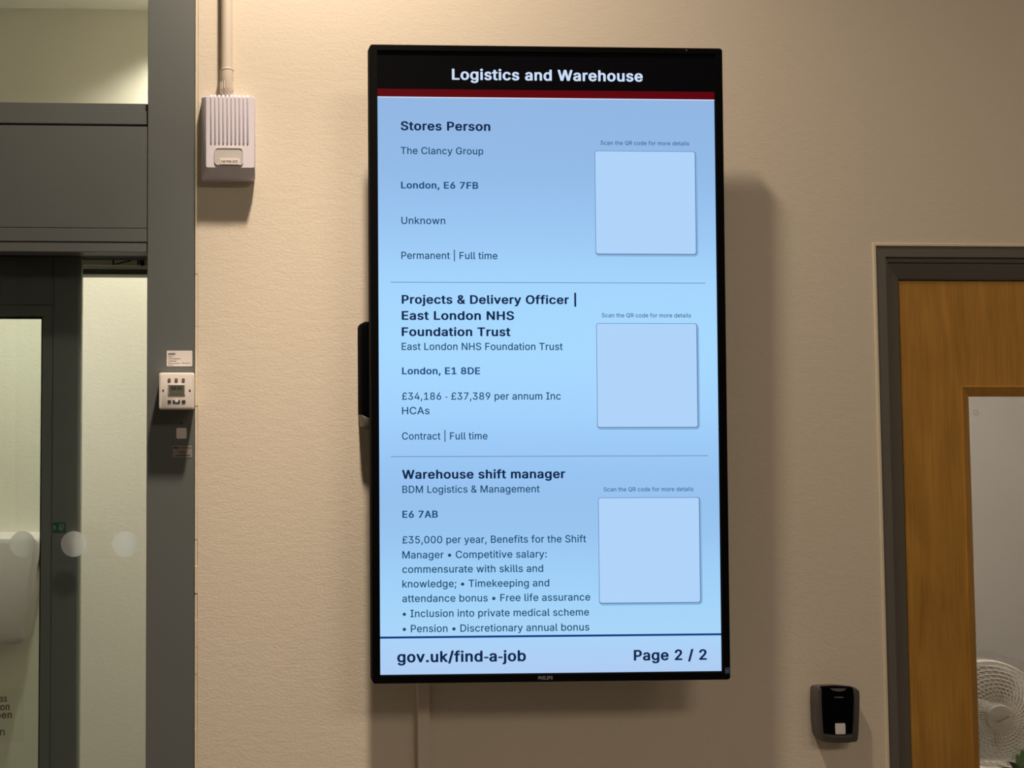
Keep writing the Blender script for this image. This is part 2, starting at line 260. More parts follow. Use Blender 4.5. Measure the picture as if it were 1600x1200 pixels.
 'b': (438, '114,515 54,515 46,513 43,509 43,-2 47,-6 54,-7 109,-8 116,-6 121,-1 122,33 123,35 141,16 151,8 166,-2 185,-9 212,-14 245,-14 282,-7 310,5 335,22 354,42 362,52 373,69 385,95 394,128 400,165 399,214 395,245 389,270 382,290 373,308 354,335 334,355 318,367 299,377 279,384 245,390 209,390 185,386 159,375 140,361 124,346 123,509 120,513|235,322 249,319 266,311 283,297 298,276 309,250 315,224 318,207 317,170 313,144 307,122 297,100 284,82 265,66 251,59 234,55 206,55 187,60 169,70 157,81 142,102 135,117 127,147 124,170 124,209 128,236 135,261 146,283 156,296 174,311 195,320 207,322'),
 'c': (410, '228,390 189,390 154,384 119,370 103,360 86,346 74,334 59,315 41,282 32,255 25,212 24,187 25,163 27,145 32,120 37,104 46,83 65,53 80,36 93,24 119,6 154,-8 189,-14 227,-14 257,-9 277,-3 305,11 323,24 348,50 359,67 367,83 372,98 371,105 364,109 311,122 305,123 299,122 294,118 289,105 279,87 266,73 258,67 241,59 226,55 194,54 170,60 151,72 134,90 122,110 113,135 108,161 106,204 109,221 118,256 127,275 139,292 151,304 159,310 170,316 193,322 221,322 243,317 260,308 274,296 284,281 294,260 298,257 304,256 363,270 368,272 371,275 371,281 369,288 358,312 339,337 320,355 304,366 279,378 252,386'),
 'd': (438, '372,515 312,515 305,514 301,510 300,346 276,368 265,375 246,384 214,390 180,390 165,388 146,384 126,377 105,366 97,360 67,330 55,313 45,295 33,262 29,244 25,214 24,189 25,164 27,145 32,119 46,80 55,63 70,42 90,22 104,11 129,-2 154,-10 179,-14 213,-14 231,-11 251,-5 269,5 287,19 301,34 302,32 303,-1 308,-6 315,-8 370,-7 377,-6 381,-2 382,508 378,513|220,322 238,317 257,306 270,294 284,274 293,252 299,225 302,208 301,170 297,143 292,125 281,100 266,79 250,66 229,57 218,55 191,55 171,60 152,71 138,85 126,103 113,136 109,155 106,172 107,208 111,234 118,259 128,279 140,296 159,311 176,319 191,322'),
 'e': (418, '224,390 187,390 158,385 143,381 108,364 87,348 74,335 61,319 45,292 33,259 27,230 25,211 24,187 25,163 30,128 41,94 53,70 63,55 71,45 90,26 119,6 134,-1 152,-7 193,-14 231,-14 248,-12 279,-5 306,7 331,24 350,43 364,63 374,87 374,93 369,97 307,111 301,110 297,107 281,82 269,70 262,65 246,58 234,55 196,54 171,60 158,66 151,71 136,85 120,108 111,136 108,152 107,160 108,161 368,162 375,163 380,167 380,220 375,255 364,291 347,322 340,331 320,351 298,367 276,378 261,383|221,322 232,320 251,312 262,304 270,296 282,279 289,264 296,239 297,228 108,228 108,232 111,246 119,268 128,283 143,300 163,314 179,320 191,322'),
 'f': (268, '208,536 174,536 157,533 130,525 116,517 107,510 91,494 83,483 77,470 72,448 70,386 7,385 -1,383 -4,379 -4,327 -2,323 7,320 68,320 70,318 70,0 72,-3 76,-6 83,-8 140,-7 148,-5 151,-1 152,318 154,320 226,320 234,322 237,326 237,379 234,383 225,386 154,386 152,387 153,430 157,446 161,454 165,458 175,464 183,466 208,466 227,462 233,463 237,467 251,512 252,523 249,526 239,530'),
 'g': (439, '218,390 180,390 147,384 115,372 105,366 91,355 66,329 45,295 32,259 27,234 25,215 24,191 27,149 32,123 40,99 50,79 66,56 86,36 98,27 125,12 157,2 178,-1 215,-1 239,3 255,9 279,23 298,40 300,41 300,-18 294,-44 285,-60 277,-68 266,-76 254,-82 237,-87 223,-90 189,-89 171,-86 159,-82 143,-73 132,-64 109,-38 101,-35 95,-36 83,-42 44,-64 41,-67 41,-71 47,-82 58,-97 74,-114 92,-128 129,-146 148,-151 185,-157 229,-157 266,-151 298,-141 323,-128 337,-117 351,-103 365,-84 376,-58 381,-29 381,380 377,384 370,385 315,386 308,384 303,379 302,347 301,345 285,361 258,379 240,386|220,322 239,317 254,309 271,294 282,278 291,259 299,227 302,211 300,165 295,138 289,121 282,107 268,89 252,77 232,69 220,67 190,67 170,72 152,81 136,96 127,109 117,130 109,160 106,176 107,211 112,240 122,267 134,288 151,306 170,317 184,321'),
 'h': (424, '114,515 54,515 46,513 43,509 43,-2 48,-6 55,-8 112,-7 119,-6 123,-2 124,223 125,241 129,263 136,281 140,287 151,300 163,309 172,314 190,320 222,322 245,315 261,304 273,288 280,273 283,261 286,247 286,-2 291,-6 298,-8 354,-8 362,-6 365,-3 366,0 366,263 363,286 354,316 347,330 338,343 317,364 307,371 286,381 253,389 211,390 184,385 167,379 153,372 139,362 124,349 123,509 120,513'),
 'i': (181, '94,530 76,530 63,527 55,523 42,512 33,497 31,482 33,469 36,462 52,446 66,439 76,437 91,436 107,441 116,446 126,455 131,462 135,472 135,493 128,509 113,523 105,527|114,385 54,385 46,383 43,379 42,0 46,-5 54,-7 112,-7 120,-5 123,-1 124,378 120,383'),
 'j': (181, '92,530 75,530 56,524 44,515 37,506 32,494 30,483 32,473 37,460 50,447 58,442 69,438 91,437 104,440 112,444 126,455 131,462 135,472 135,493 128,509 114,522 104,527|114,385 54,385 46,383 43,379 42,-40 38,-57 28,-72 14,-79 -9,-81 -16,-82 -20,-86 -20,-144 -15,-149 1,-150 33,-147 59,-140 75,-132 86,-124 103,-106 114,-87 121,-64 124,-48 124,378 120,383'),
 'k': (395, '114,515 54,515 46,513 43,509 43,-2 48,-6 55,-8 112,-7 118,-6 123,-2 124,137 131,145 153,164 287,-5 296,-8 369,-8 377,-6 381,-2 380,4 213,216 368,375 369,380 364,384 357,386 286,386 277,383 142,246 124,229 124,508 120,513'),
 'l': (203, '114,515 54,515 46,513 43,509 42,84 44,67 48,47 56,29 65,17 78,6 92,-1 116,-7 160,-8 187,-2 190,1 190,8 179,56 175,59 169,60 139,60 134,61 130,64 126,77 124,103 124,508 120,513'),
 'm': (624, '454,392 421,392 402,389 376,381 356,370 340,358 319,335 306,353 283,375 264,385 240,391 205,392 177,386 161,379 145,369 123,350 122,351 121,379 116,384 109,386 55,386 45,382 42,378 42,0 44,-3 48,-6 54,-7 111,-8 118,-6 123,-2 124,234 127,264 136,287 147,302 155,309 172,318 182,321 211,322 227,318 235,314 250,301 258,288 263,269 264,-2 269,-6 276,-8 332,-8 342,-4 344,0 344,243 346,257 349,272 355,288 360,296 370,307 378,313 399,321 431,322 448,318 468,306 479,289 484,272 486,264 486,-2 491,-6 498,-8 554,-8 564,-4 566,0 566,275 561,304 556,319 548,335 536,351 520,366 509,374 488,384'),
 'n': (424, '246,390 211,390 193,387 172,381 145,367 123,347 122,349 121,379 116,384 109,386 54,385 47,384 43,380 42,0 44,-3 47,-6 55,-8 111,-8 118,-6 123,-2 124,223 127,254 136,281 151,300 172,314 189,320 198,322 229,320 245,315 252,311 261,304 268,296 278,278 282,266 286,247 286,-2 291,-6 298,-8 355,-7 362,-6 366,-2 366,263 363,286 358,306 343,336 336,345 314,366 305,372 286,381 268,386'),
 'o': (429, '226,390 189,390 154,384 119,370 103,360 86,346 74,334 59,315 41,282 32,255 25,212 24,187 25,163 27,145 32,120 37,104 46,83 65,53 80,36 93,24 119,6 154,-8 189,-14 225,-14 261,-8 295,5 323,24 335,35 355,59 373,92 384,124 390,163 390,212 383,256 373,284 362,306 351,323 330,346 313,360 297,370 282,377 261,384|222,322 242,317 256,310 273,296 286,279 295,261 304,231 308,205 308,170 304,144 298,122 289,102 272,79 251,63 233,56 221,54 193,54 170,60 152,71 139,84 125,104 115,128 109,154 106,171 107,205 111,231 118,256 127,275 139,292 152,305 170,316 193,322'),
 'p': (438, '248,390 209,390 178,384 164,378 150,369 140,361 122,343 121,379 116,384 109,386 54,385 47,384 43,380 42,-143 44,-146 48,-149 55,-150 112,-150 119,-149 123,-145 124,33 147,11 166,-1 185,-9 213,-14 246,-14 265,-11 282,-7 300,0 315,8 334,22 354,42 362,52 373,69 385,95 392,119 398,153 400,213 393,254 382,290 373,308 358,330 334,355 324,363 313,370 294,379 270,386|235,322 249,319 266,311 283,297 298,276 309,250 315,224 318,207 317,170 313,144 307,122 297,100 284,82 265,66 251,59 234,55 206,55 187,60 169,70 157,81 142,102 135,117 127,147 124,170 124,209 128,236 135,261 146,283 156,296 174,311 195,320 207,322'),
 'r': (273, '228,391 199,391 166,383 145,372 123,353 122,354 121,379 116,384 109,386 54,385 47,384 43,380 42,0 44,-3 48,-6 55,-8 112,-7 119,-6 123,-2 124,233 127,260 133,276 142,290 154,302 169,311 179,315 194,318 221,318 241,316 247,317 251,320 252,323 252,385 247,389'),
 's': (379, '208,390 168,390 152,388 132,384 117,379 94,368 73,353 55,334 43,311 38,289 36,274 38,258 43,236 53,217 63,205 72,197 91,184 120,171 227,143 244,133 249,128 255,117 257,109 257,98 254,86 245,74 227,61 210,55 197,53 159,54 140,60 131,65 117,79 109,94 104,108 99,112 92,114 86,112 31,100 27,97 26,93 28,83 38,57 49,40 65,23 85,8 107,-3 146,-12 163,-14 211,-13 247,-6 275,5 299,21 318,40 333,64 340,91 340,122 334,146 322,166 299,188 276,201 249,211 169,231 151,237 131,248 123,260 120,270 120,283 127,301 132,307 143,315 154,320 173,325 202,325 216,322 229,316 241,305 253,287 258,276 264,272 271,271 281,273 328,284 333,288 333,294 330,304 320,325 307,343 293,357 275,370 251,381 227,387'),
 't': (241, '126,477 66,477 60,476 56,473 54,387 52,386 7,385 1,384 -3,381 -4,378 -4,326 -1,322 7,320 52,320 54,318 54,93 58,64 63,47 68,37 75,27 90,12 100,5 115,-2 133,-7 152,-10 190,-10 211,-6 219,-3 222,0 222,7 212,55 208,59 201,60 182,58 159,58 152,60 146,64 142,69 137,87 136,317 138,320 202,320 211,323 214,327 213,379 210,383 202,385 136,386 135,471 132,475'),
 'u': (424, '356,385 297,385 290,384 286,380 286,140 283,127 277,107 269,92 254,75 238,65 224,60 212,58 181,59 165,64 158,68 149,75 141,84 132,100 128,112 125,130 124,148 123,380 118,384 111,386 54,385 48,384 43,380 42,139 45,106 51,77 59,57 74,34 95,14 120,0 141,-7 165,-11 198,-11 225,-6 244,1 265,13 287,32 288,-1 293,-6 300,-8 355,-7 361,-6 366,-2 366,378 363,383'),
 'v': (403, '370,385 306,385 299,384 295,380 214,157 195,100 94,380 89,384 82,386 19,385 12,384 8,380 9,372 129,60 153,-2 156,-5 165,-8 223,-8 231,-6 236,-1 379,372 380,380 376,384'),
 'w': (581, '544,385 481,385 474,384 470,380 397,117 373,212 347,307 328,374 326,380 323,383 314,386 254,386 247,384 242,380 193,205 170,116 150,192 97,380 92,384 85,386 26,386 16,382 14,379 14,374 129,-3 133,-6 139,-7 196,-8 204,-6 209,-1 270,212 282,259 284,262 305,184 358,-2 363,-6 370,-8 426,-8 436,-4 439,-1 443,11 554,374 553,381 549,384'),
 'y': (403, '370,385 306,385 299,384 295,380 214,157 195,100 94,380 89,384 82,386 19,385 12,384 8,380 9,372 152,-1 134,-51 125,-66 117,-74 109,-80 101,-82 93,-83 63,-80 56,-81 52,-84 37,-138 37,-141 40,-144 55,-148 75,-151 106,-152 128,-147 141,-143 155,-136 173,-123 185,-111 199,-91 217,-52 379,372 380,380 376,384'),
 '|': (244, '140,679 89,679 81,677 78,673 78,-164 81,-169 89,-171 139,-171 147,-169 150,-165 150,672 147,677'),
 '£': (439, '258,522 221,522 196,518 169,510 149,500 125,482 112,469 98,451 88,432 81,412 76,385 74,358 77,288 75,286 38,286 30,284 27,280 28,226 32,223 38,222 77,222 79,220 82,148 82,111 80,98 74,82 67,73 59,68 49,65 32,63 27,59 27,-1 32,-6 39,-8 315,-6 344,0 359,7 366,12 379,25 389,41 395,60 397,74 398,106 394,111 386,113 332,114 323,111 320,107 320,79 318,73 315,67 310,65 298,64 138,64 151,80 158,93 162,108 164,126 160,201 161,221 308,222 317,224 320,228 320,280 315,285 308,286 159,287 158,295 156,364 157,380 160,395 165,408 178,428 193,441 210,448 226,452 258,450 281,441 296,428 304,417 310,405 314,394 318,376 322,372 333,371 385,378 393,380 396,384 396,393 391,416 380,442 363,467 345,486 331,496 304,510 291,515'),
 '•': (403, '210,317 180,317 160,313 134,302 120,293 105,279 90,259 82,242 76,218 74,202 76,186 80,167 90,145 98,133 116,114 132,102 158,91 179,87 209,87 227,90 240,94 265,108 284,125 297,142 308,164 313,186 313,218 310,233 301,255 291,270 273,289 261,298 235,311'),
}
BOLD = {
 ' ': (222, ''),
 '&': (482, '220,528 182,528 164,526 141,521 116,511 94,496 76,478 65,463 58,449 51,427 48,400 49,381 53,360 60,341 68,326 103,277 64,245 47,228 28,205 16,183 9,158 6,132 10,103 13,90 20,72 28,57 40,41 59,22 73,11 92,0 110,-8 128,-14 151,-19 177,-22 213,-22 243,-18 284,-7 297,-2 323,11 327,8 343,-10 356,-15 435,-16 453,-13 463,-5 464,-1 463,6 397,87 405,99 416,121 426,148 431,171 434,196 434,224 433,228 423,236 406,239 351,240 333,236 328,233 322,226 320,198 317,184 252,263 253,265 288,292 315,318 327,332 340,355 347,373 350,389 350,421 343,447 337,459 323,479 306,496 291,507 273,516 259,521 236,526|210,444 219,439 230,425 234,411 233,394 229,381 219,366 206,354 189,341 177,358 170,371 165,391 166,411 171,426 180,437 194,444|167,199 257,92 259,87 244,77 230,70 204,62 181,63 169,66 155,73 139,87 129,105 125,122 125,139 127,150 133,164 142,177 154,190 165,199'),
 ',': (222, '136,86 60,85 48,81 42,75 11,-117 12,-124 18,-130 29,-134 39,-135 82,-135 99,-132 104,-129 110,-123 163,66 163,73 156,81 149,84'),
 '-': (250, '10,145 10,222 215,222 215,145'),
 '.': (222, '104,102 78,101 64,97 52,91 35,76 26,61 22,42 26,21 32,10 39,2 49,-7 60,-13 78,-18 88,-20 104,-19 122,-16 133,-12 143,-6 158,9 165,21 167,29 167,53 160,71 150,82 139,91 121,99'),
 '/': (283, '234,548 170,547 158,543 151,535 -13,-73 -12,-81 -2,-89 16,-92 78,-91 90,-87 98,-78 261,528 261,535 254,543 247,546'),
 '1': (487, '276,524 199,524 181,521 66,438 59,430 59,357 66,348 77,344 95,344 107,348 183,403 184,400 184,72 182,70 78,70 67,69 56,65 49,56 48,-1 51,-6 60,-13 78,-16 388,-16 406,-13 411,-10 417,-3 417,56 410,65 399,69 389,70 305,70 303,72 302,510 300,514 293,520 283,523'),
 '2': (487, '244,531 208,532 184,528 147,518 123,507 97,489 74,466 60,447 50,427 42,398 38,361 40,357 45,352 53,348 68,346 124,346 135,347 146,351 154,360 155,374 158,390 164,406 172,419 177,425 192,436 212,443 241,442 262,433 274,424 283,412 289,397 292,382 292,362 288,341 279,321 265,299 250,280 230,257 38,52 36,48 37,-2 43,-10 48,-13 66,-16 386,-16 404,-13 409,-10 415,-3 415,58 409,66 404,69 386,72 198,73 199,76 324,209 371,266 384,286 395,308 403,330 407,353 407,390 403,413 392,441 373,469 354,488 343,497 313,514 276,526'),
 '4': (487, '310,524 239,523 227,519 220,512 13,162 13,103 15,99 22,93 41,89 253,88 254,86 254,-1 257,-6 262,-11 274,-15 341,-16 360,-12 369,-3 370,88 420,90 432,94 439,103 440,163 437,168 432,173 420,177 372,178 370,180 370,318 366,324 358,330 340,334 283,333 273,332 262,328 255,319 254,179 149,178 146,180 336,503 337,511 331,518 323,522'),
 '6': (487, '322,524 244,523 232,519 225,512 91,314 63,265 53,242 46,222 38,182 36,163 38,140 45,102 57,70 74,46 101,19 122,4 146,-8 160,-13 199,-21 243,-22 274,-18 290,-14 312,-6 342,11 357,23 372,38 385,54 395,70 405,91 409,103 415,136 414,187 410,208 402,232 394,248 383,264 351,296 334,307 315,316 278,326 254,329 229,330 348,504 348,511 341,519 334,522|239,248 252,244 265,236 277,225 283,217 290,204 297,182 299,170 299,145 292,115 284,99 270,82 254,71 242,66 216,65 201,70 183,82 176,89 164,107 156,128 154,138 153,171 156,188 163,207 175,225 183,233 194,241 209,247 215,248'),
 '7': (487, '390,524 64,524 46,521 36,513 34,509 35,450 41,442 49,438 64,436 285,435 287,434 70,3 70,-4 77,-11 88,-15 98,-16 163,-16 180,-13 185,-10 192,-3 417,445 417,511 408,520 398,523'),
 '8': (487, '246,531 208,532 178,527 146,518 112,501 90,484 77,471 64,455 52,431 44,398 42,381 44,363 48,342 54,326 62,311 72,297 86,282 104,267 80,251 59,230 44,209 33,186 27,162 24,134 28,104 34,83 48,57 61,41 81,22 98,10 120,-2 144,-11 173,-18 205,-22 248,-22 289,-16 323,-6 353,9 375,25 399,50 412,70 419,85 427,118 428,152 425,165 420,184 408,209 393,230 373,250 348,267 363,279 384,302 394,318 404,342 408,363 408,397 405,415 397,437 390,450 377,468 357,488 338,502 311,516 291,523 274,527|238,443 247,441 266,432 280,418 286,406 290,391 292,384 290,360 285,343 278,331 270,322 259,314 251,310 239,307 208,308 199,311 185,319 180,323 171,335 164,351 161,366 162,391 166,405 171,415 178,425 186,432 210,442|241,218 260,213 279,202 289,193 299,179 305,166 309,149 309,130 304,110 298,98 288,86 274,76 257,69 242,66 211,66 186,72 164,86 155,96 150,105 145,119 142,131 143,149 147,166 153,179 163,193 182,208 192,213 206,217'),
 'A': (514, '276,524 202,524 185,521 175,513 -11,3 -11,-4 -4,-11 7,-15 17,-16 82,-16 97,-14 105,-10 113,0 153,115 156,124 159,126 321,125 323,123 368,-3 375,-11 382,-14 396,-16 460,-16 478,-13 488,-5 489,4 487,11 304,509 296,519 285,523|239,361 288,221 289,215 191,214 189,216 214,288 237,358'),
 'B': (490, '264,524 61,524 42,520 33,511 32,-1 35,-6 44,-13 62,-16 244,-16 272,-15 316,-9 353,2 379,15 388,21 412,43 424,59 434,78 440,95 444,118 444,157 441,175 436,192 425,213 414,228 394,248 365,267 384,281 401,298 411,312 420,333 424,355 424,392 421,411 415,430 405,450 392,467 375,484 356,498 334,509 313,516 288,521|256,435 275,430 289,421 298,410 305,395 308,380 307,357 302,340 292,324 277,312 262,305 250,302 152,301 152,435|264,214 284,208 304,194 314,182 322,167 327,147 327,129 322,109 314,96 306,88 294,81 265,74 152,73 152,214'),
 'C': (544, '288,531 247,531 210,526 189,521 161,511 139,500 130,495 105,476 89,461 68,437 52,413 43,396 36,381 25,350 19,323 14,283 12,253 15,213 20,180 25,159 36,127 43,111 52,95 68,71 78,59 102,35 117,23 139,9 161,-2 189,-12 210,-17 247,-22 287,-22 329,-16 373,-2 392,7 410,18 435,38 450,53 469,78 487,112 493,128 499,153 499,161 497,165 492,170 480,174 410,176 392,172 382,164 376,146 366,124 354,107 347,100 320,81 305,75 283,70 253,70 241,72 222,78 204,87 187,100 178,109 157,139 149,155 142,174 133,215 130,235 130,273 135,305 143,338 149,354 159,374 177,399 185,407 204,421 220,430 246,438 283,440 295,437 322,427 341,414 354,402 366,385 372,373 382,343 392,335 410,332 471,332 490,336 499,345 499,354 493,379 485,401 475,421 454,451 429,476 399,498 365,514 327,525'),
 'D': (536, '250,524 61,524 42,520 33,511 32,-1 35,-6 44,-13 62,-16 243,-15 265,-13 300,-7 337,4 367,18 384,28 409,48 424,63 441,84 453,103 468,134 478,164 485,198 488,228 488,283 485,312 476,353 465,383 451,411 433,437 407,464 394,475 371,490 340,505 312,514 284,520|242,435 260,432 281,426 309,411 330,392 342,376 350,362 364,322 371,276 371,234 364,188 351,150 341,132 326,113 296,91 273,81 245,75 212,72 153,73 152,75 152,434 154,436'),
 'E': (453, '372,524 62,524 44,521 34,513 32,509 32,-1 34,-5 40,-11 51,-15 62,-16 372,-16 390,-13 400,-5 402,-1 401,58 395,66 387,70 372,72 154,72 152,75 152,212 353,213 363,214 374,218 380,224 382,228 381,287 375,295 367,299 352,302 152,302 152,435 369,436 387,439 392,442 398,450 398,510 396,514 389,520 379,523'),
 'F': (444, '368,524 62,524 44,521 34,513 32,509 32,-1 34,-5 40,-11 51,-15 61,-16 123,-16 140,-13 150,-5 152,-1 152,204 344,205 361,208 371,216 372,220 372,279 366,287 361,290 343,294 154,294 152,296 152,435 366,436 384,439 389,442 395,450 395,510 393,514 386,520 376,523'),
 'G': (554, '288,531 245,531 214,527 191,522 160,511 136,499 104,476 88,461 67,437 51,413 42,396 32,372 24,347 17,312 14,283 12,253 15,213 24,162 32,137 42,112 59,83 70,68 81,55 106,31 129,14 140,8 163,-3 193,-13 216,-18 248,-22 289,-22 315,-19 340,-14 376,-2 402,11 419,22 439,39 456,57 478,88 487,106 495,127 501,153 504,176 504,257 498,265 493,268 475,272 285,272 275,270 263,266 256,257 256,197 262,189 270,185 284,183 386,182 384,167 377,143 371,130 358,110 339,91 323,81 311,76 285,70 253,70 225,77 204,87 187,100 178,109 163,129 147,160 139,184 135,203 130,235 130,273 133,293 143,338 149,354 159,374 176,398 187,409 203,421 227,433 251,439 280,439 295,436 319,427 333,418 347,406 359,391 370,373 382,344 392,336 410,332 472,333 491,337 500,346 500,356 497,370 489,393 480,412 466,435 455,449 430,474 399,497 364,514 327,525'),
 'H': (551, '456,524 384,523 372,519 365,511 364,307 362,304 152,305 152,509 150,513 140,521 122,524 52,523 40,519 34,513 32,509 32,-1 34,-5 40,-11 47,-14 61,-16 123,-16 140,-13 145,-10 151,-4 152,213 154,216 364,215 364,-1 366,-5 376,-13 394,-16 464,-15 476,-11 482,-5 484,-1 484,509 482,513 476,519 465,523'),
 'I': (334, '268,524 33,524 15,521 10,518 4,511 4,450 10,442 18,438 32,436 88,436 90,433 90,74 88,72 23,71 11,67 6,62 4,57 4,-2 6,-7 15,-13 33,-16 266,-16 284,-13 289,-10 295,-3 295,58 289,66 281,70 267,72 212,72 210,75 210,434 212,436 276,437 288,441 294,447 296,451 295,511 286,520 276,523'),
 'K': (501, '448,524 366,524 355,523 344,519 153,314 152,316 152,509 150,513 140,521 122,524 52,523 40,519 34,513 32,509 32,-1 34,-5 40,-11 47,-14 61,-16 122,-16 140,-13 150,-5 152,-1 152,162 194,207 201,199 346,-5 352,-11 359,-14 373,-16 446,-16 464,-13 474,-5 475,3 472,9 274,287 276,291 473,503 474,511 468,518 460,522'),
 'L': (427, '124,524 52,523 40,519 33,510 33,-3 39,-10 44,-13 62,-16 358,-16 376,-13 384,-7 387,-2 388,57 385,62 376,69 358,72 154,72 152,74 151,510 149,514 142,520 132,523'),
 'N': (557, '462,524 391,523 379,519 372,511 371,186 369,188 167,506 157,518 149,522 135,524 62,524 44,521 35,514 32,509 32,-1 34,-5 39,-10 47,-14 61,-16 123,-16 142,-12 151,-3 152,322 154,321 176,285 361,-5 366,-10 374,-14 388,-16 460,-16 478,-13 487,-6 490,-1 490,509 488,513 482,519 471,523'),
 'O': (567, '288,531 247,531 210,526 189,521 161,511 139,500 130,495 105,476 80,451 70,439 58,422 43,396 36,381 25,350 19,323 14,283 12,253 15,213 20,180 25,159 36,127 43,111 58,86 70,69 80,57 100,37 117,23 141,8 161,-2 189,-12 210,-17 247,-22 297,-21 324,-17 345,-12 373,-2 395,9 417,23 434,37 454,57 467,73 481,94 495,121 506,151 512,175 519,226 518,296 509,347 494,389 481,414 464,439 454,451 429,476 414,488 395,500 373,511 345,521 324,526|283,439 297,436 314,430 339,415 353,403 374,375 390,340 398,308 402,275 402,232 398,201 390,169 374,134 356,109 338,93 322,83 309,77 282,70 252,70 236,73 222,78 197,92 176,111 157,138 143,170 135,203 131,234 131,274 137,315 147,349 163,380 178,400 187,409 204,422 227,433 252,439'),
 'P': (479, '258,524 61,524 42,520 33,511 32,-1 35,-6 44,-13 62,-16 123,-16 140,-13 150,-5 152,-1 152,169 257,171 295,176 328,185 360,201 384,220 405,243 413,255 423,276 429,294 434,319 435,368 429,401 421,424 413,440 400,458 386,473 368,488 350,499 327,510 308,516 284,521|252,435 272,430 290,419 300,408 309,392 313,380 316,362 316,334 313,316 303,292 295,281 286,273 275,266 260,261 230,258 152,258 152,435'),
 'R': (483, '260,524 61,524 42,520 33,511 32,-1 35,-6 44,-13 62,-16 123,-16 140,-13 150,-5 152,-1 152,179 154,182 227,181 327,-5 333,-11 344,-15 354,-16 426,-16 445,-12 454,-3 454,4 449,14 347,202 378,222 400,243 413,261 427,291 432,310 435,330 436,373 431,398 426,416 412,445 399,463 383,479 363,494 340,506 314,515 285,521|253,435 277,429 289,422 303,408 311,392 317,364 317,340 313,319 306,302 296,290 285,282 272,276 259,273 231,270 152,271 152,435'),
 'S': (481, '250,531 206,531 170,526 137,517 99,499 76,482 58,464 49,453 34,424 28,404 26,390 24,371 27,347 35,320 43,305 52,293 65,279 76,270 100,254 141,235 171,225 246,204 277,193 292,185 305,175 315,159 318,146 317,125 310,107 298,91 272,74 261,70 241,66 208,66 196,68 177,74 158,85 150,92 142,103 134,123 131,139 125,146 120,149 102,152 40,152 23,149 14,142 12,138 12,125 19,93 33,63 51,39 63,27 79,14 110,-3 144,-15 174,-21 202,-24 245,-24 273,-21 313,-12 353,5 381,24 405,49 417,67 424,81 430,98 434,120 434,159 428,187 417,209 405,224 386,243 356,263 325,278 291,289 222,308 185,321 175,326 160,337 151,346 146,355 143,368 143,383 148,401 155,413 163,422 179,433 195,439 210,442 240,442 251,440 265,435 286,423 295,414 303,402 307,391 311,373 317,367 324,364 339,362 399,362 416,365 426,373 428,377 426,398 417,429 402,455 379,480 351,501 317,517 284,526'),
 'T': (483, '416,524 34,524 16,521 11,518 5,511 5,450 7,446 14,440 24,437 34,436 163,436 165,434 166,-1 168,-6 177,-13 195,-16 255,-16 274,-12 283,-3 284,434 286,436 414,436 425,437 436,441 443,450 443,510 441,514 434,520 424,523'),
 'W': (720, '670,524 595,523 583,519 577,513 493,187 491,191 460,308 408,508 406,513 400,519 389,523 379,524 308,524 290,521 280,513 194,189 190,199 108,513 98,521 80,524 18,524 4,522 -4,518 -10,511 -9,499 128,-3 130,-6 139,-13 156,-16 227,-16 245,-13 250,-10 256,-4 343,309 345,305 429,-5 439,-13 457,-16 528,-16 542,-14 550,-10 556,-4 560,8 696,504 696,511 689,519 682,522'),
 'a': (423, '216,399 176,400 151,396 120,389 98,381 77,370 58,356 39,337 28,322 14,293 15,286 20,281 28,277 84,261 98,259 109,260 120,264 126,270 140,291 151,301 165,309 183,314 207,314 213,313 227,307 239,295 244,285 247,273 248,252 246,247 238,244 155,233 101,222 76,213 44,195 29,181 17,166 7,142 4,126 2,107 4,90 8,69 14,54 22,40 31,28 48,11 63,0 78,-8 115,-20 144,-24 186,-23 216,-17 249,-4 261,-13 278,-16 334,-16 349,-14 357,-10 362,-5 364,-1 364,273 358,301 353,315 341,337 334,346 312,367 288,381 264,390 237,396|247,162 248,160 248,130 243,111 233,92 217,76 206,69 193,64 183,62 160,62 144,66 128,77 121,92 120,112 125,128 133,137 148,145 168,150 216,157'),
 'b': (458, '114,524 45,523 33,519 26,510 26,-3 33,-11 45,-15 109,-16 120,-15 131,-11 137,-5 140,0 156,-9 177,-17 213,-24 245,-24 263,-21 299,-12 323,-1 337,8 347,16 370,39 389,66 402,94 409,118 415,152 416,214 412,246 401,286 389,311 370,338 347,361 337,369 326,376 305,386 287,392 263,397 245,400 210,400 192,397 170,392 141,379 140,510 138,514 131,520 121,523|233,313 253,305 267,294 279,278 286,265 292,249 298,223 300,206 300,171 296,145 290,123 281,103 268,85 252,72 240,66 231,64 209,64 188,72 175,82 165,94 155,111 149,127 143,154 140,171 141,208 145,235 152,260 162,280 172,293 187,305 203,312 210,314'),
 'c': (430, '228,399 189,399 165,396 146,392 128,386 108,377 97,371 80,358 58,337 49,326 29,295 20,273 15,257 8,213 6,188 8,162 10,144 15,119 20,103 29,81 49,50 64,33 80,18 106,0 128,-10 146,-16 165,-20 189,-23 227,-23 261,-18 288,-10 318,5 336,18 364,47 375,64 384,82 389,97 388,107 378,115 315,131 296,131 284,127 279,122 267,96 259,85 248,75 235,68 219,63 197,62 181,67 164,78 151,92 141,107 132,129 125,162 124,203 126,220 132,246 143,272 155,289 172,304 181,309 196,313 219,313 237,308 251,299 258,292 268,278 278,257 283,252 295,248 314,248 371,262 381,266 388,274 388,282 386,289 374,315 355,340 333,361 317,372 282,388 256,395'),
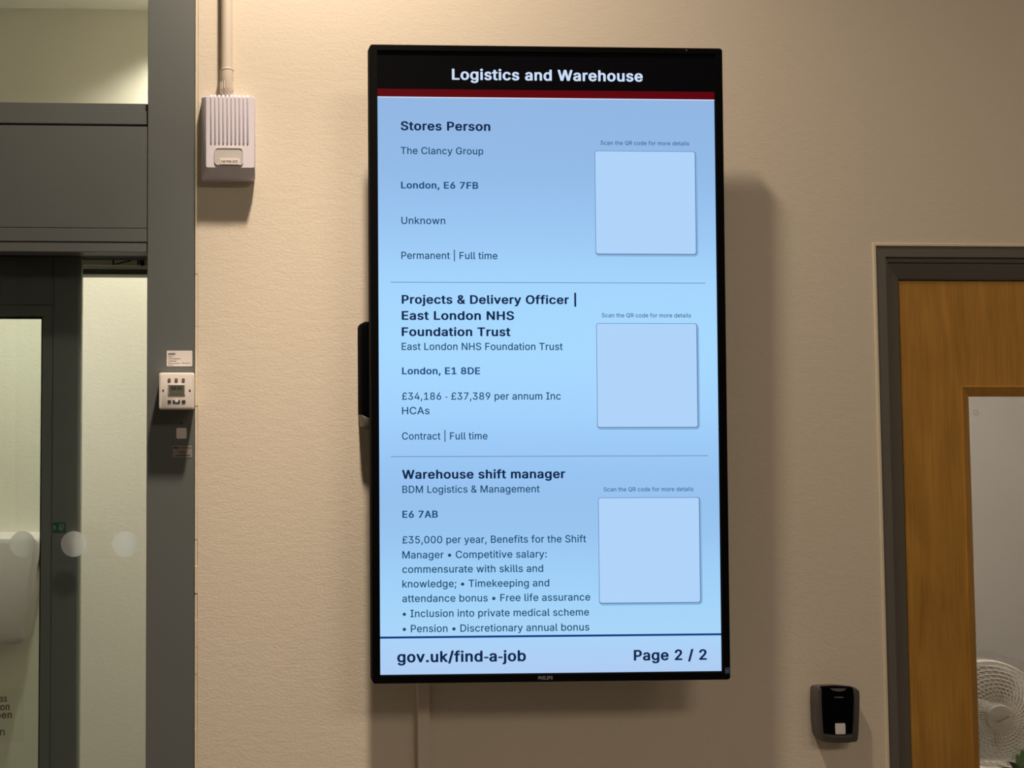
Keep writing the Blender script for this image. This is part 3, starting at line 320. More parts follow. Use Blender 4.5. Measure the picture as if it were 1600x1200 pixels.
 'd': (458, '372,524 303,523 291,519 285,513 284,509 283,379 254,392 232,397 215,399 179,399 156,396 138,392 115,384 101,377 78,361 50,332 39,316 28,297 16,263 12,245 8,214 6,188 9,153 13,128 19,104 35,67 54,39 83,11 91,5 116,-8 138,-16 162,-21 180,-24 212,-24 248,-17 264,-11 284,0 288,-6 293,-11 304,-15 315,-16 379,-15 391,-11 398,-4 398,509 397,513 391,519 380,523|217,313 237,305 250,295 259,285 270,267 276,251 282,224 284,207 284,171 280,144 275,126 265,103 250,82 237,72 221,65 193,64 172,72 159,82 146,99 139,113 130,137 126,156 124,173 124,207 128,233 135,258 144,276 156,292 172,305 182,310 193,313'),
 'e': (438, '224,399 187,399 145,392 129,387 102,374 74,354 51,330 39,313 28,293 16,260 10,231 8,212 6,188 8,162 11,138 16,115 29,81 42,59 51,47 77,20 97,5 110,-2 144,-15 162,-19 193,-23 231,-24 257,-20 296,-10 319,1 344,18 366,40 380,60 391,86 390,96 380,104 318,119 308,120 298,119 290,117 284,114 280,109 265,85 249,71 226,63 198,63 182,67 171,72 152,88 140,104 129,132 126,147 126,152 368,152 386,156 391,159 397,166 398,220 392,256 381,292 374,307 363,325 356,334 333,357 311,373 300,379 269,391 247,396|219,313 238,306 254,293 263,281 270,268 276,251 279,237 127,237 130,252 138,270 144,280 156,294 176,308 187,312 194,314'),
 'f': (288, '208,545 174,546 153,542 119,532 103,523 94,516 75,497 67,486 60,471 55,449 53,395 -2,393 -14,389 -21,381 -21,325 -15,317 -2,312 51,310 53,309 54,-2 61,-11 72,-15 83,-16 140,-16 157,-13 167,-5 168,-1 169,309 171,310 235,312 247,316 254,324 254,380 248,388 240,392 226,394 171,394 169,396 170,429 174,445 178,452 187,457 204,457 218,454 227,453 236,454 247,458 254,466 268,511 269,524 262,532 235,541'),
 'g': (459, '218,399 180,399 157,396 139,392 103,378 92,372 78,361 50,332 39,316 28,297 15,260 10,235 8,216 6,190 9,156 12,136 20,106 29,85 43,62 50,53 74,29 100,12 124,1 154,-7 178,-10 214,-10 237,-7 259,-1 281,10 283,9 282,-25 277,-43 273,-51 268,-58 259,-66 245,-74 234,-78 223,-80 191,-80 170,-75 151,-63 121,-31 114,-28 101,-26 87,-28 72,-35 31,-58 25,-64 24,-72 31,-85 41,-99 61,-120 79,-134 106,-148 121,-154 154,-162 185,-166 229,-166 270,-160 304,-150 336,-134 350,-123 367,-106 381,-87 393,-59 398,-30 398,381 391,389 379,393 315,394 304,393 293,389 287,383 284,378 265,388 248,394|217,313 236,306 250,296 259,286 271,265 277,249 282,226 284,210 284,175 280,148 274,127 266,110 255,95 239,83 224,77 217,76 193,76 176,81 161,90 152,99 142,114 134,131 126,161 124,177 124,210 128,234 134,254 142,272 155,291 165,301 181,310 193,313'),
 'h': (444, '114,524 45,523 33,519 26,510 26,-4 32,-10 37,-13 55,-16 121,-15 133,-11 139,-5 140,-1 140,222 142,240 146,262 154,281 164,294 170,299 182,307 194,311 220,312 234,308 244,301 251,294 263,272 267,254 268,246 269,-3 275,-10 280,-13 297,-16 355,-16 374,-12 381,-6 384,-1 384,264 380,287 371,317 357,342 338,363 320,377 302,386 285,392 262,397 245,399 211,399 176,393 141,380 140,510 138,514 131,520 121,523'),
 'i': (201, '94,539 67,538 50,533 33,522 22,510 17,501 14,482 15,472 19,461 33,445 42,438 52,433 67,429 77,428 92,428 110,431 126,438 136,446 146,457 150,465 152,472 152,494 144,512 126,529 110,536|114,394 45,393 33,389 26,380 26,-1 27,-5 33,-11 45,-15 55,-16 121,-15 133,-11 140,-2 140,380 138,384 131,390 121,393'),
 'j': (201, '92,539 66,538 45,531 28,518 17,501 14,484 15,472 17,465 21,457 29,448 47,435 61,430 75,428 91,428 109,431 127,439 136,446 146,457 150,465 152,472 152,494 144,512 131,525 125,529 109,536|114,394 45,393 33,389 26,381 25,-39 21,-56 12,-68 8,-70 -18,-73 -26,-75 -31,-78 -37,-85 -37,-146 -30,-154 -19,-158 1,-160 42,-155 70,-147 88,-138 99,-130 119,-109 131,-88 138,-65 140,-49 140,380 138,384 131,390 121,393'),
 'k': (415, '114,524 45,523 33,519 26,510 26,-4 32,-10 37,-13 55,-16 121,-15 133,-11 138,-6 140,-1 141,135 150,144 269,-6 274,-11 285,-15 296,-16 369,-16 379,-15 389,-12 398,-3 397,6 232,216 384,372 386,376 386,382 380,388 375,391 358,394 286,394 268,391 262,388 174,298 141,266 140,510 138,514 131,520 121,523'),
 'l': (223, '114,524 45,523 33,519 26,510 26,83 27,66 31,46 40,26 49,14 65,0 81,-8 107,-15 124,-18 160,-17 181,-14 200,-8 207,0 207,9 195,59 190,64 178,68 146,69 143,78 140,104 140,510 138,514 131,520 121,523'),
 'm': (644, '454,401 421,401 399,398 379,393 365,388 348,379 333,369 321,359 301,377 284,388 263,396 233,401 205,401 185,398 166,393 139,381 129,390 110,394 54,394 40,392 32,388 27,383 26,379 26,-1 28,-6 33,-11 45,-15 111,-16 129,-13 139,-5 140,-1 140,233 144,262 152,284 162,298 167,302 189,313 208,314 222,308 234,298 241,287 246,268 247,-3 256,-12 275,-16 333,-16 347,-14 355,-10 360,-5 362,-1 362,242 364,262 370,282 376,293 383,301 391,307 402,312 428,314 439,310 454,301 463,286 468,264 469,-3 478,-12 497,-16 555,-16 569,-14 577,-10 582,-5 584,-1 584,276 578,305 573,320 560,344 552,354 532,373 522,380 499,391 473,398'),
 'n': (444, '246,399 212,400 189,396 161,388 140,378 136,384 129,390 119,393 109,394 45,393 33,389 26,382 26,-1 28,-6 35,-12 54,-16 112,-16 129,-13 134,-10 140,-4 140,222 144,253 151,275 164,294 182,307 200,312 226,311 234,308 244,301 256,287 263,272 266,260 268,246 268,-1 270,-5 276,-11 288,-15 354,-16 372,-13 377,-10 383,-4 384,264 380,287 375,307 359,339 352,348 327,372 318,378 297,388 272,395'),
 'o': (449, '226,399 189,399 165,396 146,392 128,386 108,377 97,371 80,358 58,337 49,326 29,295 20,273 15,257 8,213 6,188 8,162 10,144 15,119 20,103 29,81 49,50 64,33 80,18 106,0 128,-10 146,-16 165,-20 189,-23 225,-23 250,-20 269,-16 293,-8 308,-1 336,18 351,32 371,56 390,91 401,123 407,162 407,213 400,257 390,285 378,309 367,326 343,352 326,366 308,377 293,384 269,392 250,396|220,313 237,308 251,298 262,287 271,274 281,252 288,225 291,204 291,171 287,145 281,123 273,105 257,83 238,69 225,64 196,63 181,67 164,78 150,93 140,109 132,129 126,155 124,172 124,204 128,230 135,255 143,272 155,289 165,299 181,309 196,313'),
 'p': (458, '248,399 209,399 182,395 155,386 140,377 137,383 131,389 120,393 109,394 45,393 33,389 26,381 26,-144 28,-149 37,-156 55,-160 112,-159 129,-156 139,-148 140,-144 141,-1 163,-12 177,-17 212,-23 245,-24 263,-21 299,-12 323,-1 337,8 347,16 370,39 389,66 402,94 409,118 415,152 416,215 412,246 408,264 401,286 390,309 370,338 347,361 331,373 310,384 287,392 269,396|233,313 253,305 267,294 279,278 286,265 292,249 298,223 300,206 300,171 296,145 290,123 281,103 268,85 252,72 240,66 231,64 209,64 188,72 175,82 165,94 155,111 149,127 143,154 140,171 141,208 145,235 152,260 162,280 172,293 187,305 203,312 210,314'),
 'r': (293, '228,400 200,400 184,398 155,390 139,382 131,389 119,393 54,394 35,390 26,381 26,-1 28,-6 37,-13 55,-16 112,-16 131,-12 140,-3 140,232 143,253 147,268 152,279 158,287 167,296 182,305 197,310 219,309 240,307 250,308 262,312 269,321 270,384 268,388 262,394 255,397'),
 's': (399, '208,399 168,400 143,396 106,386 81,374 60,359 39,337 28,317 22,296 20,275 21,257 26,235 37,214 47,202 59,191 78,178 109,164 136,156 216,136 231,127 238,116 240,108 240,99 237,88 232,81 226,75 217,69 209,65 195,62 168,62 156,65 144,71 137,77 131,85 119,112 114,117 102,121 92,122 82,121 28,109 16,105 11,100 9,92 13,75 19,60 32,38 51,18 72,2 96,-10 131,-19 162,-23 202,-23 242,-17 278,-6 303,8 327,29 345,53 352,68 356,84 357,123 351,147 338,169 318,189 299,202 275,213 257,219 177,239 162,244 147,252 140,261 137,271 137,282 143,298 150,305 156,309 176,316 199,316 216,310 229,297 243,272 248,267 260,263 270,262 280,263 336,276 343,279 350,286 350,296 345,310 336,328 323,346 306,363 288,376 262,388 231,396'),
 't': (261, '126,486 57,485 45,481 40,476 38,471 37,396 35,394 -2,393 -14,389 -19,384 -22,379 -21,325 -15,317 -7,313 7,311 35,310 37,309 38,91 39,75 42,58 46,46 55,29 67,15 78,5 99,-7 116,-13 129,-16 153,-20 189,-20 206,-17 232,-9 239,-1 239,8 229,56 223,63 215,67 200,70 180,67 164,67 158,72 155,81 152,103 152,308 155,310 211,312 224,317 230,325 230,380 223,389 211,393 153,395 152,473 143,482 133,485'),
 'u': (444, '356,394 288,393 276,389 269,381 268,141 267,133 260,108 247,87 240,80 227,72 210,66 188,67 176,71 167,77 158,86 153,93 147,106 144,118 140,149 140,379 139,383 129,391 111,394 45,393 33,389 27,383 26,379 26,138 28,105 36,70 48,45 58,31 82,8 114,-9 138,-16 166,-20 198,-20 220,-17 248,-9 269,1 272,-5 278,-11 289,-15 300,-16 364,-15 376,-11 382,-5 384,-1 383,380 381,384 374,390 364,393'),
 'v': (423, '370,394 297,393 285,389 279,383 195,153 192,158 109,384 104,389 92,393 20,394 2,391 -8,383 -10,376 -8,371 136,-3 143,-11 154,-15 164,-16 224,-16 241,-13 246,-10 252,-4 397,374 397,381 390,389 383,392'),
 'y': (423, '370,394 297,393 285,389 279,383 195,153 192,158 109,384 104,389 92,393 20,394 2,391 -8,383 -10,376 -8,371 134,0 120,-43 113,-57 104,-68 93,-74 69,-71 53,-72 41,-76 35,-82 20,-137 21,-144 27,-150 51,-157 76,-160 107,-160 137,-155 154,-149 180,-134 201,-114 210,-102 222,-82 234,-53 397,374 397,381 390,389 383,392'),
 '|': (264, '140,688 80,687 68,683 61,674 60,-165 62,-169 68,-175 79,-179 89,-180 148,-179 160,-175 167,-166 168,673 166,677 160,683 149,687'),
}

_GC = {}
def glyph(chh, bold):
    """filled letter as (points, triangles)"""
    key = (chh, bool(bold))
    if key in _GC: return _GC[key]
    t = (BOLD if bold else REGULAR)[chh][1]
    out = ([], [])
    if t:
        cu = bpy.data.curves.new('t', 'CURVE'); cu.dimensions = '2D'; cu.fill_mode = 'BOTH'
        for l in t.split('|'):
            pts = [tuple(float(q) / 1000 for q in p.split(',')) for p in l.split()]
            sp = cu.splines.new('POLY'); sp.points.add(len(pts) - 1); sp.use_cyclic_u = True
            for p, q in zip(sp.points, pts): p.co = (q[0], q[1], 0, 1)
        to = bpy.data.objects.new('t', cu); COL.objects.link(to)
        dg = bpy.context.evaluated_depsgraph_get(); dg.update()
        me = bpy.data.meshes.new_from_object(to.evaluated_get(dg), depsgraph=dg)
        out = ([(v.co.x, v.co.y) for v in me.vertices], [tuple(p.vertices) for p in me.polygons])
        bpy.data.objects.remove(to); bpy.data.curves.remove(cu); bpy.data.meshes.remove(me)
    _GC[key] = out
    return out
# text -> flat mesh.  Each line: (text, x0, x1, baseline z, cap height, bold, material index)
def text_mesh(name, lines, mats, y, parent, world=True):
    bm = BM()
    for (txt, x0, x1, z, cap, bold, mi) in lines:
        pen = 0.0; parts = []
        for chh in txt:
            vs, fs = glyph(chh, bold)
            parts.append(([(pen + a_, b_) for a_, b_ in vs], fs))
            pen += (BOLD if bold else REGULAR)[chh][0] / 1000.0
        xs = [a_ for vs, _ in parts for a_, _b in vs]
        a, b = min(xs), max(xs)
        oy = 0.016 if bold else 0.007
        sx = (x1 - x0) / (b - a); sz = cap / (0.509 + 2 * oy)
        for vs, fs in parts:
            vv = [bm.verts.new((x0 + (a_ - a) * sx, y, z + (b_ + oy) * sz)) for a_, b_ in vs]
            for f in fs:
                try: bm.faces.new([vv[i] for i in f]).material_index = mi
                except ValueError: pass
    return obj(name, bm, mats, parent, world=world)

# ------------------------------------------------------------------ materials
def wall_mat(name, col, rough=0.55, b1=0.26):
    m = mat(name, col, rough, spec=0.3)
    nt = m.node_tree; b = nt.nodes['Principled BSDF']
    tc = nt.nodes.new('ShaderNodeTexCoord')
    n1 = nt.nodes.new('ShaderNodeTexNoise'); n1.inputs['Scale'].default_value = 190; n1.inputs['Detail'].default_value = 3
    n2 = nt.nodes.new('ShaderNodeTexNoise'); n2.inputs['Scale'].default_value = 55; n2.inputs['Detail'].default_value = 2
    add = nt.nodes.new('ShaderNodeMath'); add.operation = 'ADD'
    bp = nt.nodes.new('ShaderNodeBump'); bp.inputs['Strength'].default_value = b1; bp.inputs['Distance'].default_value = 0.0016
    mp = nt.nodes.new('ShaderNodeMapping'); mp.inputs['Scale'].default_value = (0.7, 1, 1.25)
    nt.links.new(tc.outputs['Object'], mp.inputs['Vector'])
    for n in (n1, n2): nt.links.new(mp.outputs['Vector'], n.inputs['Vector'])
    nt.links.new(n1.outputs['Fac'], add.inputs[0]); nt.links.new(n2.outputs['Fac'], add.inputs[1])
    nt.links.new(add.outputs[0], bp.inputs['Height']); nt.links.new(bp.outputs['Normal'], b.inputs['Normal'])
    return m
M_WALL = wall_mat('cream_wall_paint', (0.74, 0.668, 0.55))
M_CORR = wall_mat('corridor_wall_paint', (0.74, 0.705, 0.63), b1=0.25)
M_DARKW = wall_mat('grey_wall_paint', (0.16, 0.16, 0.17))
M_OFFICE = wall_mat('office_wall_paint', (0.60, 0.58, 0.56), b1=0.1)
M_CEIL = mat('white_ceiling_paint', (0.8, 0.78, 0.74), 0.8, bump=(80, 0.1, 0.001))
M_CEILC = mat('corridor_ceiling_paint', (0.8, 0.78, 0.72), 0.8, bump=(80, 0.1, 0.001))
M_FLOOR = mat('grey_floor_vinyl', (0.16, 0.15, 0.14), 0.5, bump=(60, 0.1, 0.001))
M_CAULK = mat('cream_edge_bead', (0.75, 0.68, 0.52), 0.5, bump=(40, 0.4, 0.002))
M_GREY = mat('grey_powder_coated_aluminium', (0.127, 0.142, 0.140), 0.42, spec=0.45, bump=(900, 0.05, 0.0004))
M_GREYD = mat('dark_grey_powder_coated_aluminium', (0.175, 0.185, 0.205), 0.45, spec=0.4, bump=(900, 0.05, 0.0004))
M_RUBBER = mat('black_rubber_gasket', (0.01, 0.01, 0.01), 0.6, bump=(200, 0.05, 0.0004))
M_ALU = mat('raw_aluminium_track', (0.62, 0.60, 0.44), 0.35, metal=0.1, bump=(120, 0.1, 0.0005))
M_BRUSH = mat('pale_grey_brush_seal', (0.35, 0.36, 0.34), 0.7, bump=(400, 0.2, 0.0005))
M_FRAME = mat('taupe_painted_door_frame', (0.138, 0.128, 0.112), 0.5, spec=0.4, bump=(150, 0.06, 0.0006))
M_PLASTIC = mat('white_plastic', (0.70, 0.67, 0.76), 0.38, bump=(500, 0.03, 0.0003))
M_PLASTIC2 = mat('pale_grey_plastic', (0.52, 0.50, 0.49), 0.45, bump=(500, 0.03, 0.0003))
M_PLASTIC3 = mat('cream_plastic_switch_plate', (0.74, 0.70, 0.66), 0.32, bump=(500, 0.03, 0.0003))
M_CONDUIT = mat('cream_painted_conduit', (0.74, 0.66, 0.56), 0.45, bump=(140, 0.05, 0.0005))
M_LABEL = mat('white_label_paper', (0.76, 0.72, 0.70), 0.5, bump=(300, 0.03, 0.0002))
M_LABELG = mat('silver_grey_label', (0.26, 0.24, 0.22), 0.45, bump=(300, 0.03, 0.0002))
M_INK = mat('dark_print', (0.03, 0.03, 0.035), 0.6, bump=(300, 0.02, 0.0001))
M_INKB = mat('brown_grey_print', (0.12, 0.09, 0.08), 0.6, bump=(300, 0.02, 0.0001))
M_BLACK = mat('black_plastic_bezel', (0.003, 0.003, 0.003), 0.6, spec=0.03, bump=(700, 0.03, 0.0002))
M_BLACKM = mat('matt_black_metal', (0.004, 0.004, 0.004), 0.6, spec=0.05, bump=(300, 0.05, 0.0003))
M_GLOSS = mat('gloss_black_plastic', (0.002, 0.002, 0.003), 0.6, spec=0.02, bump=(20, 0.01, 0.0001))
M_RIM = mat('dark_grey_satin_plastic', (0.075, 0.072, 0.066), 0.35, spec=0.5, bump=(500, 0.03, 0.0002))
M_RIMD = mat('dull_grey_plastic', (0.16, 0.15, 0.13), 0.5, bump=(500, 0.03, 0.0002))
M_LCD = mat('grey_green_display', (0.13, 0.13, 0.10), 0.2, bump=(60, 0.02, 0.0002))
M_LOGO = mat('silver_print', (0.32, 0.32, 0.34), 0.4, metal=0.3, bump=(300, 0.02, 0.0001))
M_FAN = mat('pale_fan_plastic', (0.56, 0.53, 0.49), 0.45, bump=(300, 0.03, 0.0002))
M_BLADE = mat('translucent_grey_fan_blade', (0.36, 0.34, 0.31), 0.4, bump=(300, 0.03, 0.0002))
M_FANW = mat('pale_fan_wire', (0.86, 0.82, 0.76), 0.4, bump=(300, 0.03, 0.0002))
M_TABLE = mat('light_table_laminate', (0.6, 0.57, 0.5), 0.4, bump=(90, 0.03, 0.0003))
M_DISP = mat('pinkish_grey_plastic', (0.52, 0.46, 0.47), 0.4, bump=(40, 0.05, 0.001))
M_LEAF = mat('green_leaf', (0.10, 0.30, 0.06), 0.45, bump=(80, 0.2, 0.001))
M_LEAFD = mat('dark_green_leaf', (0.015, 0.05, 0.02), 0.45, bump=(80, 0.2, 0.001))
M_POT = mat('dark_grey_pot', (0.06, 0.06, 0.06), 0.5, bump=(80, 0.1, 0.001))
M_GREEN = mat('green_sign_reflection', (0.03, 0.12, 0.085), 0.4, bump=(300, 0.02, 0.0002))  # colour of the sign's reflection, laid on the stile
M_SIGNW = mat('dull_white_sign_reflection', (0.32, 0.36, 0.34), 0.4, bump=(300, 0.02, 0.0002))  # pale parts of the same reflected sign

def wood():
    m = mat('oak_veneer', (0.4, 0.2, 0.05), 0.38, spec=0.4)
    nt = m.node_tree; b = nt.nodes['Principled BSDF']
    tc = nt.nodes.new('ShaderNodeTexCoord')
    mp = nt.nodes.new('ShaderNodeMapping'); mp.inputs['Scale'].default_value = (1.0, 1.0, 0.16)
    n1 = nt.nodes.new('ShaderNodeTexNoise'); n1.inputs['Scale'].default_value = 26; n1.inputs['Detail'].default_value = 5; n1.inputs['Distortion'].default_value = 0.8
    n3 = nt.nodes.new('ShaderNodeTexNoise'); n3.inputs['Scale'].default_value = 6; n3.inputs['Detail'].default_value = 3
    mp2 = nt.nodes.new('ShaderNodeMapping'); mp2.inputs['Scale'].default_value = (1.0, 1.0, 0.03)
    n2 = nt.nodes.new('ShaderNodeTexNoise'); n2.inputs['Scale'].default_value = 260; n2.inputs['Detail'].default_value = 3
    rp = nt.nodes.new('ShaderNodeValToRGB')
    e = rp.color_ramp.elements
    e[0].position = 0.28; e[0].color = (0.31, 0.15, 0.023, 1)
    e[1].position = 0.75; e[1].color = (0.63, 0.33, 0.066, 1)
    mx = nt.nodes.new('ShaderNodeMath'); mx.operation = 'MULTIPLY_ADD'; mx.inputs[1].default_value = 0.35
    m2 = nt.nodes.new('ShaderNodeMath'); m2.operation = 'MULTIPLY'; m2.inputs[1].default_value = 0.45
    ad = nt.nodes.new('ShaderNodeMath'); ad.operation = 'MULTIPLY_ADD'; ad.inputs[1].default_value = 0.25
    L = nt.links.new
    L(tc.outputs['Object'], mp.inputs['Vector']); L(tc.outputs['Object'], mp2.inputs['Vector'])
    L(mp.outputs['Vector'], n1.inputs['Vector']); L(mp2.outputs['Vector'], n2.inputs['Vector']); L(tc.outputs['Object'], n3.inputs['Vector'])
    L(n1.outputs['Fac'], m2.inputs[0]); L(n2.outputs['Fac'], mx.inputs[0]); L(m2.outputs[0], mx.inputs[2])
    L(n3.outputs['Fac'], ad.inputs[0]); L(mx.outputs[0], ad.inputs[2]); L(ad.outputs[0], rp.inputs['Fac'])
    L(rp.outputs['Color'], b.inputs['Base Color'])
    return m
M_WOOD = wood()

def glass_mat(name, tint, refl=1.0):
    m = bpy.data.materials.new(name); m.use_nodes = True
    nt = m.node_tree; nt.nodes.clear()
    out = nt.nodes.new('ShaderNodeOutputMaterial')
    tr = nt.nodes.new('ShaderNodeBsdfTransparent'); tr.inputs[0].default_value = tint + (1,)
    gl = nt.nodes.new('ShaderNodeBsdfGlossy'); gl.inputs['Roughness'].default_value = 0.01
    fr = nt.nodes.new('ShaderNodeFresnel'); fr.inputs['IOR'].default_value = 1.45
    mu = nt.nodes.new('ShaderNodeMath'); mu.operation = 'MULTIPLY'; mu.inputs[1].default_value = refl
    mx = nt.nodes.new('ShaderNodeMixShader')
    L = nt.links.new
    L(fr.outputs[0], mu.inputs[0]); L(mu.outputs[0], mx.inputs[0]); L(tr.outputs[0], mx.inputs[1]); L(gl.outputs[0], mx.inputs[2])
    L(mx.outputs[0], out.inputs['Surface'])
    return m
M_GLASS = glass_mat('greenish_float_glass', (0.93, 0.96, 0.92), 0.6)
M_GLASS2 = glass_mat('clear_vision_glass', (0.93, 0.94, 0.93), 0.8)

def frost_mat():
    m = bpy.data.materials.new('frosted_glass_dot'); m.use_nodes = True
    nt = m.node_tree; nt.nodes.clear()
    out = nt.nodes.new('ShaderNodeOutputMaterial')
    tl = nt.nodes.new('ShaderNodeBsdfTranslucent'); tl.inputs[0].default_value = (0.90, 0.94, 1.0, 1)
    df = nt.nodes.new('ShaderNodeBsdfDiffuse'); df.inputs[0].default_value = (0.75, 0.75, 0.8, 1)
    tp = nt.nodes.new('ShaderNodeBsdfTransparent')
    a = nt.nodes.new('ShaderNodeMixShader'); a.inputs[0].default_value = 0.10
    c = nt.nodes.new('ShaderNodeMixShader'); c.inputs[0].default_value = 0.80
    L = nt.links.new
    L(tl.outputs[0], a.inputs[1]); L(df.outputs[0], a.inputs[2]); L(tp.outputs[0], c.inputs[1]); L(a.outputs[0], c.inputs[2]); L(c.outputs[0], out.inputs['Surface'])
    return m
M_FROST = frost_mat()

def emit_mat(name, srgb, rough=0.4):
    return mat(name, (0.004, 0.004, 0.004), rough, spec=0.0, emit=lin(srgb), bump=(30, 0.005, 0.0001))

# ------------------------------------------------------------------ key positions
X_WALL_L = vline(309.5, 0, 309, 1200)                     # left end of the plastered wall
X_M0, X_M1 = vline(231.5, 0, 227.5, 1200, 0.004), vline(306, 0, 304.5, 1200, 0.004)
X_F0 = vline(1367, 387, 1389.5, 1200)                     # outer left edge of the door frame
Z_F1 = hline(1368, 386, 1600, 385)                        # outer top edge of the door frame
XL, XR, YB = -2.0, 5.2, -6.5                              # main room
DW = 0.98                                                 # overall width of the door frame
Y_COR = 1.35                                              # face of the corridor wall
Z_CC = PZ(115, 14, Y_COR)                                 # corridor ceiling

# ------------------------------------------------------------------ room shell
bm = BM(); box(bm, XL - 0.2, XR + 0.2, YB - 0.2, 3.2, -0.1, 0.0); structure('floor', bm, M_FLOOR, 'grey vinyl floor')
bm = BM(); box(bm, XL - 0.2, XR + 0.2, YB - 0.2, 0.0, CEIL, CEIL + 0.1); structure('ceiling', bm, M_CEIL, 'white ceiling of the waiting area')
bm = BM(); box(bm, XL - 0.2, XL, YB, 0, 0, CEIL); structure('wall_left', bm, M_WALL, 'cream side wall on the entrance side')
bm = BM(); box(bm, XR, XR + 0.2, YB, 0, 0, CEIL); structure('wall_right', bm, M_WALL, 'cream side wall on the oak door side')
bm = BM(); box(bm, XL, XR, YB - 0.2, YB, 0, CEIL); structure('wall_front', bm, M_DARKW, 'dark grey wall opposite the screen')
bm = BM()
box(bm, X_WALL_L, X_F0, 0, 0.16, 0, CEIL)
box(bm, X_F0, X_F0 + DW, 0, 0.16, Z_F1, CEIL)
box(bm, X_F0 + DW, XR, 0, 0.16, 0, CEIL)
structure('wall_back', bm, M_WALL, 'cream textured wall that carries the large screen')
# corridor behind the glazed entrance
XP = X_WALL_L + 0.35
bm = BM(); box(bm, XL - 0.2, XP, Y_COR, Y_COR + 0.1, 0, CEIL); structure('wall_corridor_back', bm, M_CORR, 'pale wall seen through the glazed entrance')
bm = BM(); box(bm, XL - 0.2, XL, 0.16, Y_COR, 0, CEIL); structure('wall_corridor_left', bm, M_CORR, 'end wall of the corridor behind the entrance')
bm = BM(); box(bm, XP, XP + 0.1, 0.16, Y_COR + 0.1, 0, CEIL); structure('wall_corridor_right', bm, M_CORR, 'partition between the corridor and the office')
bm = BM(); box(bm, XL - 0.2, XP, 0.16, Y_COR, Z_CC, Z_CC + 0.1); structure('ceiling_corridor', bm, M_CEILC, 'pale corridor ceiling behind the entrance')
# office behind the oak door
Y_OFF = 2.3
bm = BM(); box(bm, XP + 0.1, XR + 0.2, Y_OFF, Y_OFF + 0.1, 0, CEIL); structure('wall_office_back', bm, M_OFFICE, 'plain grey office wall behind the oak door')
bm = BM(); box(bm, XR, XR + 0.2, 0.16, Y_OFF, 0, CEIL); structure('wall_office_right', bm, M_OFFICE, 'side wall of the office')
bm = BM(); box(bm, XP + 0.1, XR + 0.2, 0.16, Y_OFF, 2.9, 3.0); structure('ceiling_office', bm, M_CEIL, 'office ceiling')

# painted bead where the plaster meets the entrance frame, and round the door frame
bm = BM()
for k in range(60):
    z0, z1 = CEIL * k / 60, CEIL * (k + 1) / 60
    j = random.uniform(-0.0006, 0.0006)
    box(bm, X_M1 - 0.0005, X_WALL_L + 0.001 + j, 0.0012 + j, 0.01, z0, z1)
structure('trim_1', bm, M_CAULK, 'cream painted bead along the edge of the grey entrance frame')
bm = BM()
box(bm, X_F0 - 0.007, X_F0, -0.003, 0.005, 0, Z_F1 + 0.007, 0.0012, 1)
box(bm, X_F0, X_F0 + DW, -0.003, 0.005, Z_F1, Z_F1 + 0.007, 0.0012, 1)
box(bm, X_F0 + DW, X_F0 + DW + 0.007, -0.003, 0.005, 0, Z_F1 + 0.007, 0.0012, 1)
structure('trim_2', bm, M_CAULK, 'cream painted bead round the taupe door frame')

# ------------------------------------------------------------------ glazed sliding entrance (left)
YF = 0.004
XA = XL                                                    # runs to the side wall
ent = struct_empty('window_1', 'grey metal framed glazed entrance screen with window above the header')
bm = BM(); box(bm, X_M0, X_M1, YF, 0.13, 0, CEIL, 0.0012, 1); o = obj('mullion', bm, M_GREY, ent)
zt0 = hline(0, 155.5, 230, 160, YF)                        # under side of the window above
zt1 = hline(0, 169.5, 230, 171.5, YF)
zt2 = hline(0, 190, 230, 193.5, YF)
zt3 = hline(0, 195, 230, 196.5, YF)
zh0 = hline(0, 354.5, 230, 357, YF)
zh1 = hline(0, 376, 230, 378.5, YF)
zh2 = hline(0, 392, 230, 394, YF)
g = 0.0008
bm = BM()
box(bm, XA, X_M0 - g, YF + 0.010, 0.11, zt1 + 0.0008, zt0, 0.001, 1)
box(bm, XA, X_M0 - g, YF + 0.006, 0.11, zt2, zt1, 0.001, 1)
box(bm, XA, X_M0 - g, YF + 0.004, 0.11, CEIL - 0.12, CEIL, 0.001, 1)
obj('transom_rail', bm, M_GREY, ent)
bm = BM(); box(bm, XA, X_M0 - g * 0.5, YF + 0.022, 0.10, zt3 - 0.02, zt2 + 0.02); obj('shadow_gap', bm, M_RUBBER, ent)
bm = BM(); box(bm, XA, X_M0 - g, YF + 0.003, 0.05, zh0 + 0.0006, zt3, 0.0008, 1); obj('header_panel', bm, M_GREY, ent)
bm = BM()
box(bm, XA, X_M0 - g, YF + 0.003, 0.05, zh1 + 0.0006, zh0 - 0.0004, 0.0008, 1)
box(bm, XA, X_M0 - g, YF + 0.0045, 0.05, zh2, zh1 - 0.0004, 0.0012, 1)
obj('header_cover', bm, M_GREY, ent)
bm = BM(); box(bm, XA, X_M0 - g, 0.052, 0.12, zh2 + 0.004, zt2 - 0.01); obj('header_box', bm, M_RUBBER, ent)
bm = BM(); box(bm, XA + 0.01, X_M0, 0.060, 0.068, zt0 - 0.01, CEIL - 0.11); obj('upper_pane', bm, M_GLASS, ent)
